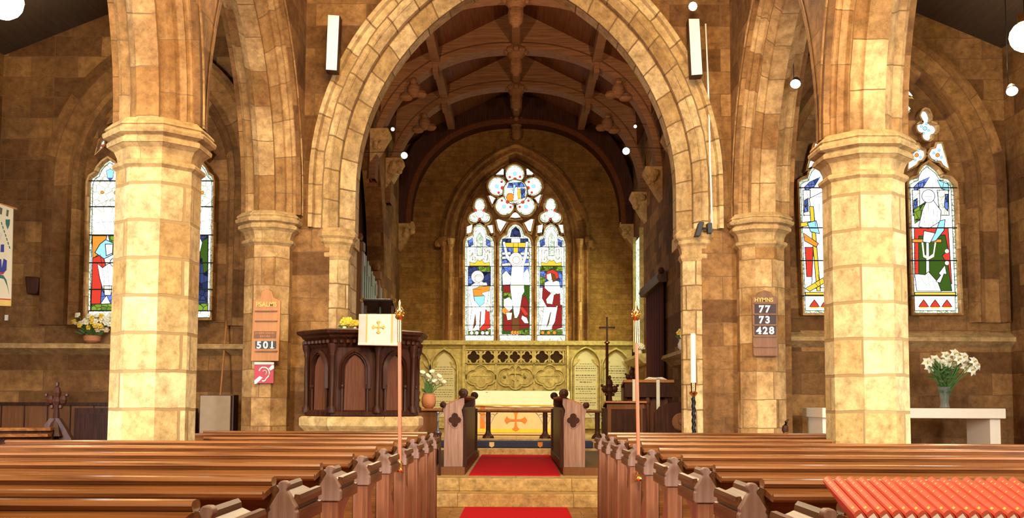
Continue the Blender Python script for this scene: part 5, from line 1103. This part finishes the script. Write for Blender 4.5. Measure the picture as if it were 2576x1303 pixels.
for zt, dy, nm in ((1.025, 0, 'top_rail'), (.975, -.05, 'book_ledge')):
    a, b = Vector((-3.98, 8.52+dy, zt)), Vector((-5.6, 7.75+dy, zt)); MB().prism([a+Vector((0, -.03, -.03)), a+Vector((0, .04, -.03)), a+Vector((0, .04, 0)), a+Vector((0, -.03, -.005))], b-a).build(nm, M_['pew'], t)
a, b = Vector((-3.98, 8.53, 0)), Vector((-5.6, 7.76, 0)); MB().prism([a, a+Vector((0, .03, 0)), a+Vector((0, .03, 1.0)), a+Vector((0, 0, 1.0))], b-a).build('backrest', M_['dark'], t)
# banner at the left edge
t = thing('banner', 'cream cloth banner with coloured shapes at the left edge', 'banner', (-6.0, 11.0, 0)); Y = 11.0
a = P(33, 525, Y); b = P(-70, 488, Y); c = P(28, 752, Y); d = P(-75, 748, Y)
MB().prism([b, a, c, d], (0, .012, 0)).build('cloth', M_['banner'], t); e = P(27, 770, Y); f = P(-75, 766, Y); MB().prism([d+Vector((0, -.002, 0)), c+Vector((0, -.002, 0)), e, f], (0, .014, 0)).build('lower_border', M_['gold'], t)
for L, mt in (([(14, 552), (25, 552), (24, 565), (19, 577), (14, 563)], 'greena'), ([(2, 615), (10, 615), (10, 634), (1, 634)], 'blue'), ([(-8, 650), (3, 652), (4, 676), (9, 650), (17, 655), (16, 680), (6, 686), (-8, 684)], 'blue'), ([(-8, 684), (6, 686), (14, 681), (8, 690), (-8, 692)], 'reda'), ([(-10, 690), (8, 692), (16, 704), (23, 740), (18, 720), (10, 702), (-10, 697)], 'greena'), ([(0, 521), (6, 524), (4, 540), (-1, 538)], 'ink'), ([(17, 527), (22, 529), (20, 545), (15, 543)], 'ink'), ([(-5, 580), (5, 588), (0, 606), (-8, 600)], 'silver'), ([(-8, 750), (27, 752), (27, 755), (-8, 753)], 'reda')):
    MB().prism([P(x, y, Y-.004) for x, y in L], (0, .003, 0)).build('applique_shape', M_[mt], t)
m = MB()
for k in range(7): x, y = 2+k*3.3, 558+k*10; m.prism([P(x, y, Y-.004), P(x+2.5, y+1, Y-.004), P(x+4, y+8, Y-.004), P(x+1.5, y+7, Y-.004)], (0, .003, 0))
m.build('stitched_sprig', M_['greena'], t)
q = P(-22, 480, Y); MB().tube([(q.x, Y+.03, 0), (q.x, Y+.03, q.z+.1)], .018, 8).build('pole', M_['oakl'], t); MB().tube([b+Vector((-.05, .02, .0)), a+Vector((.03, .02, .0))], .012, 8).build('cross_bar', M_['oakl'], t)
m = MB().prism([P(12, 792, 12.97), P(20, 792, 12.97), P(19, 806, 12.97), P(11, 806, 12.97)], (0, .02, 0)); tag(m.build('wall_switch', M_['whitep']), 'small white switch on the left wall below the banner', 'switch')
m = MB().prism([P(61, 694, 12.86), P(98, 697, 12.86), P(95, 734, 12.86), P(88, 740, 12.86), P(66, 740, 12.86)], (0, .14, 0)); tag(m.build('wall_bracket', M_['dark'], bevel=.02), 'dark wooden bracket fixed to the left aisle wall', 'bracket')
p = P(232, 842, 12.885); p.z = 2.01
t = thing('flower_arrangement', 'bowl of yellow and white spring flowers on the left window ledge', 'flowers', tuple(p))
MB().lathe([(.06, 0), (.10, .03), (.11, .09), (.09, .1)], p, 16).build('bowl', M_['terra'], t, smooth=True)
for i in range(34):
    h = P(random.uniform(184, 283), random.triangular(788, 836, 808), 12.85+random.uniform(-.07, .05)); d = Vector((h.x-p.x, -.35, h.z-p.z-.1)).normalized(); m = MB()
    mt = random.choice(['yell', 'petal', 'petal', 'cream'])
    if i % 4 == 0: m.ball(h, .028, 8, (1.3, 1, .9))
    else:
        aa = d.cross(Vector((0, 0, 1))).normalized(); bb = d.cross(aa)
        for k in range(6): m.ball(h+aa*.026*math.cos(k*1.05)+bb*.026*math.sin(k*1.05), .017, 6)
        m.tube([h, h+d*.03], [.012, .018], 8)
    m.build('flower', M_[mt], t); MB().tube([p+Vector((0, 0, .08)), h], .004, 4).build('stalk', M_['stem'], t)
m = MB()
for i in range(50):
    e = P(random.uniform(186, 280), random.uniform(795, 840), 12.87+random.uniform(-.06, .05)); b = (p+Vector((0, 0, .09))).lerp(e, .45); n = Vector((random.uniform(-.016, .016), -.004, .016)); m.prism([b, b.lerp(e, .5)+n, e, b.lerp(e, .5)-n], (0, .003, 0))
m.build('leaves', M_['leaf'], t)
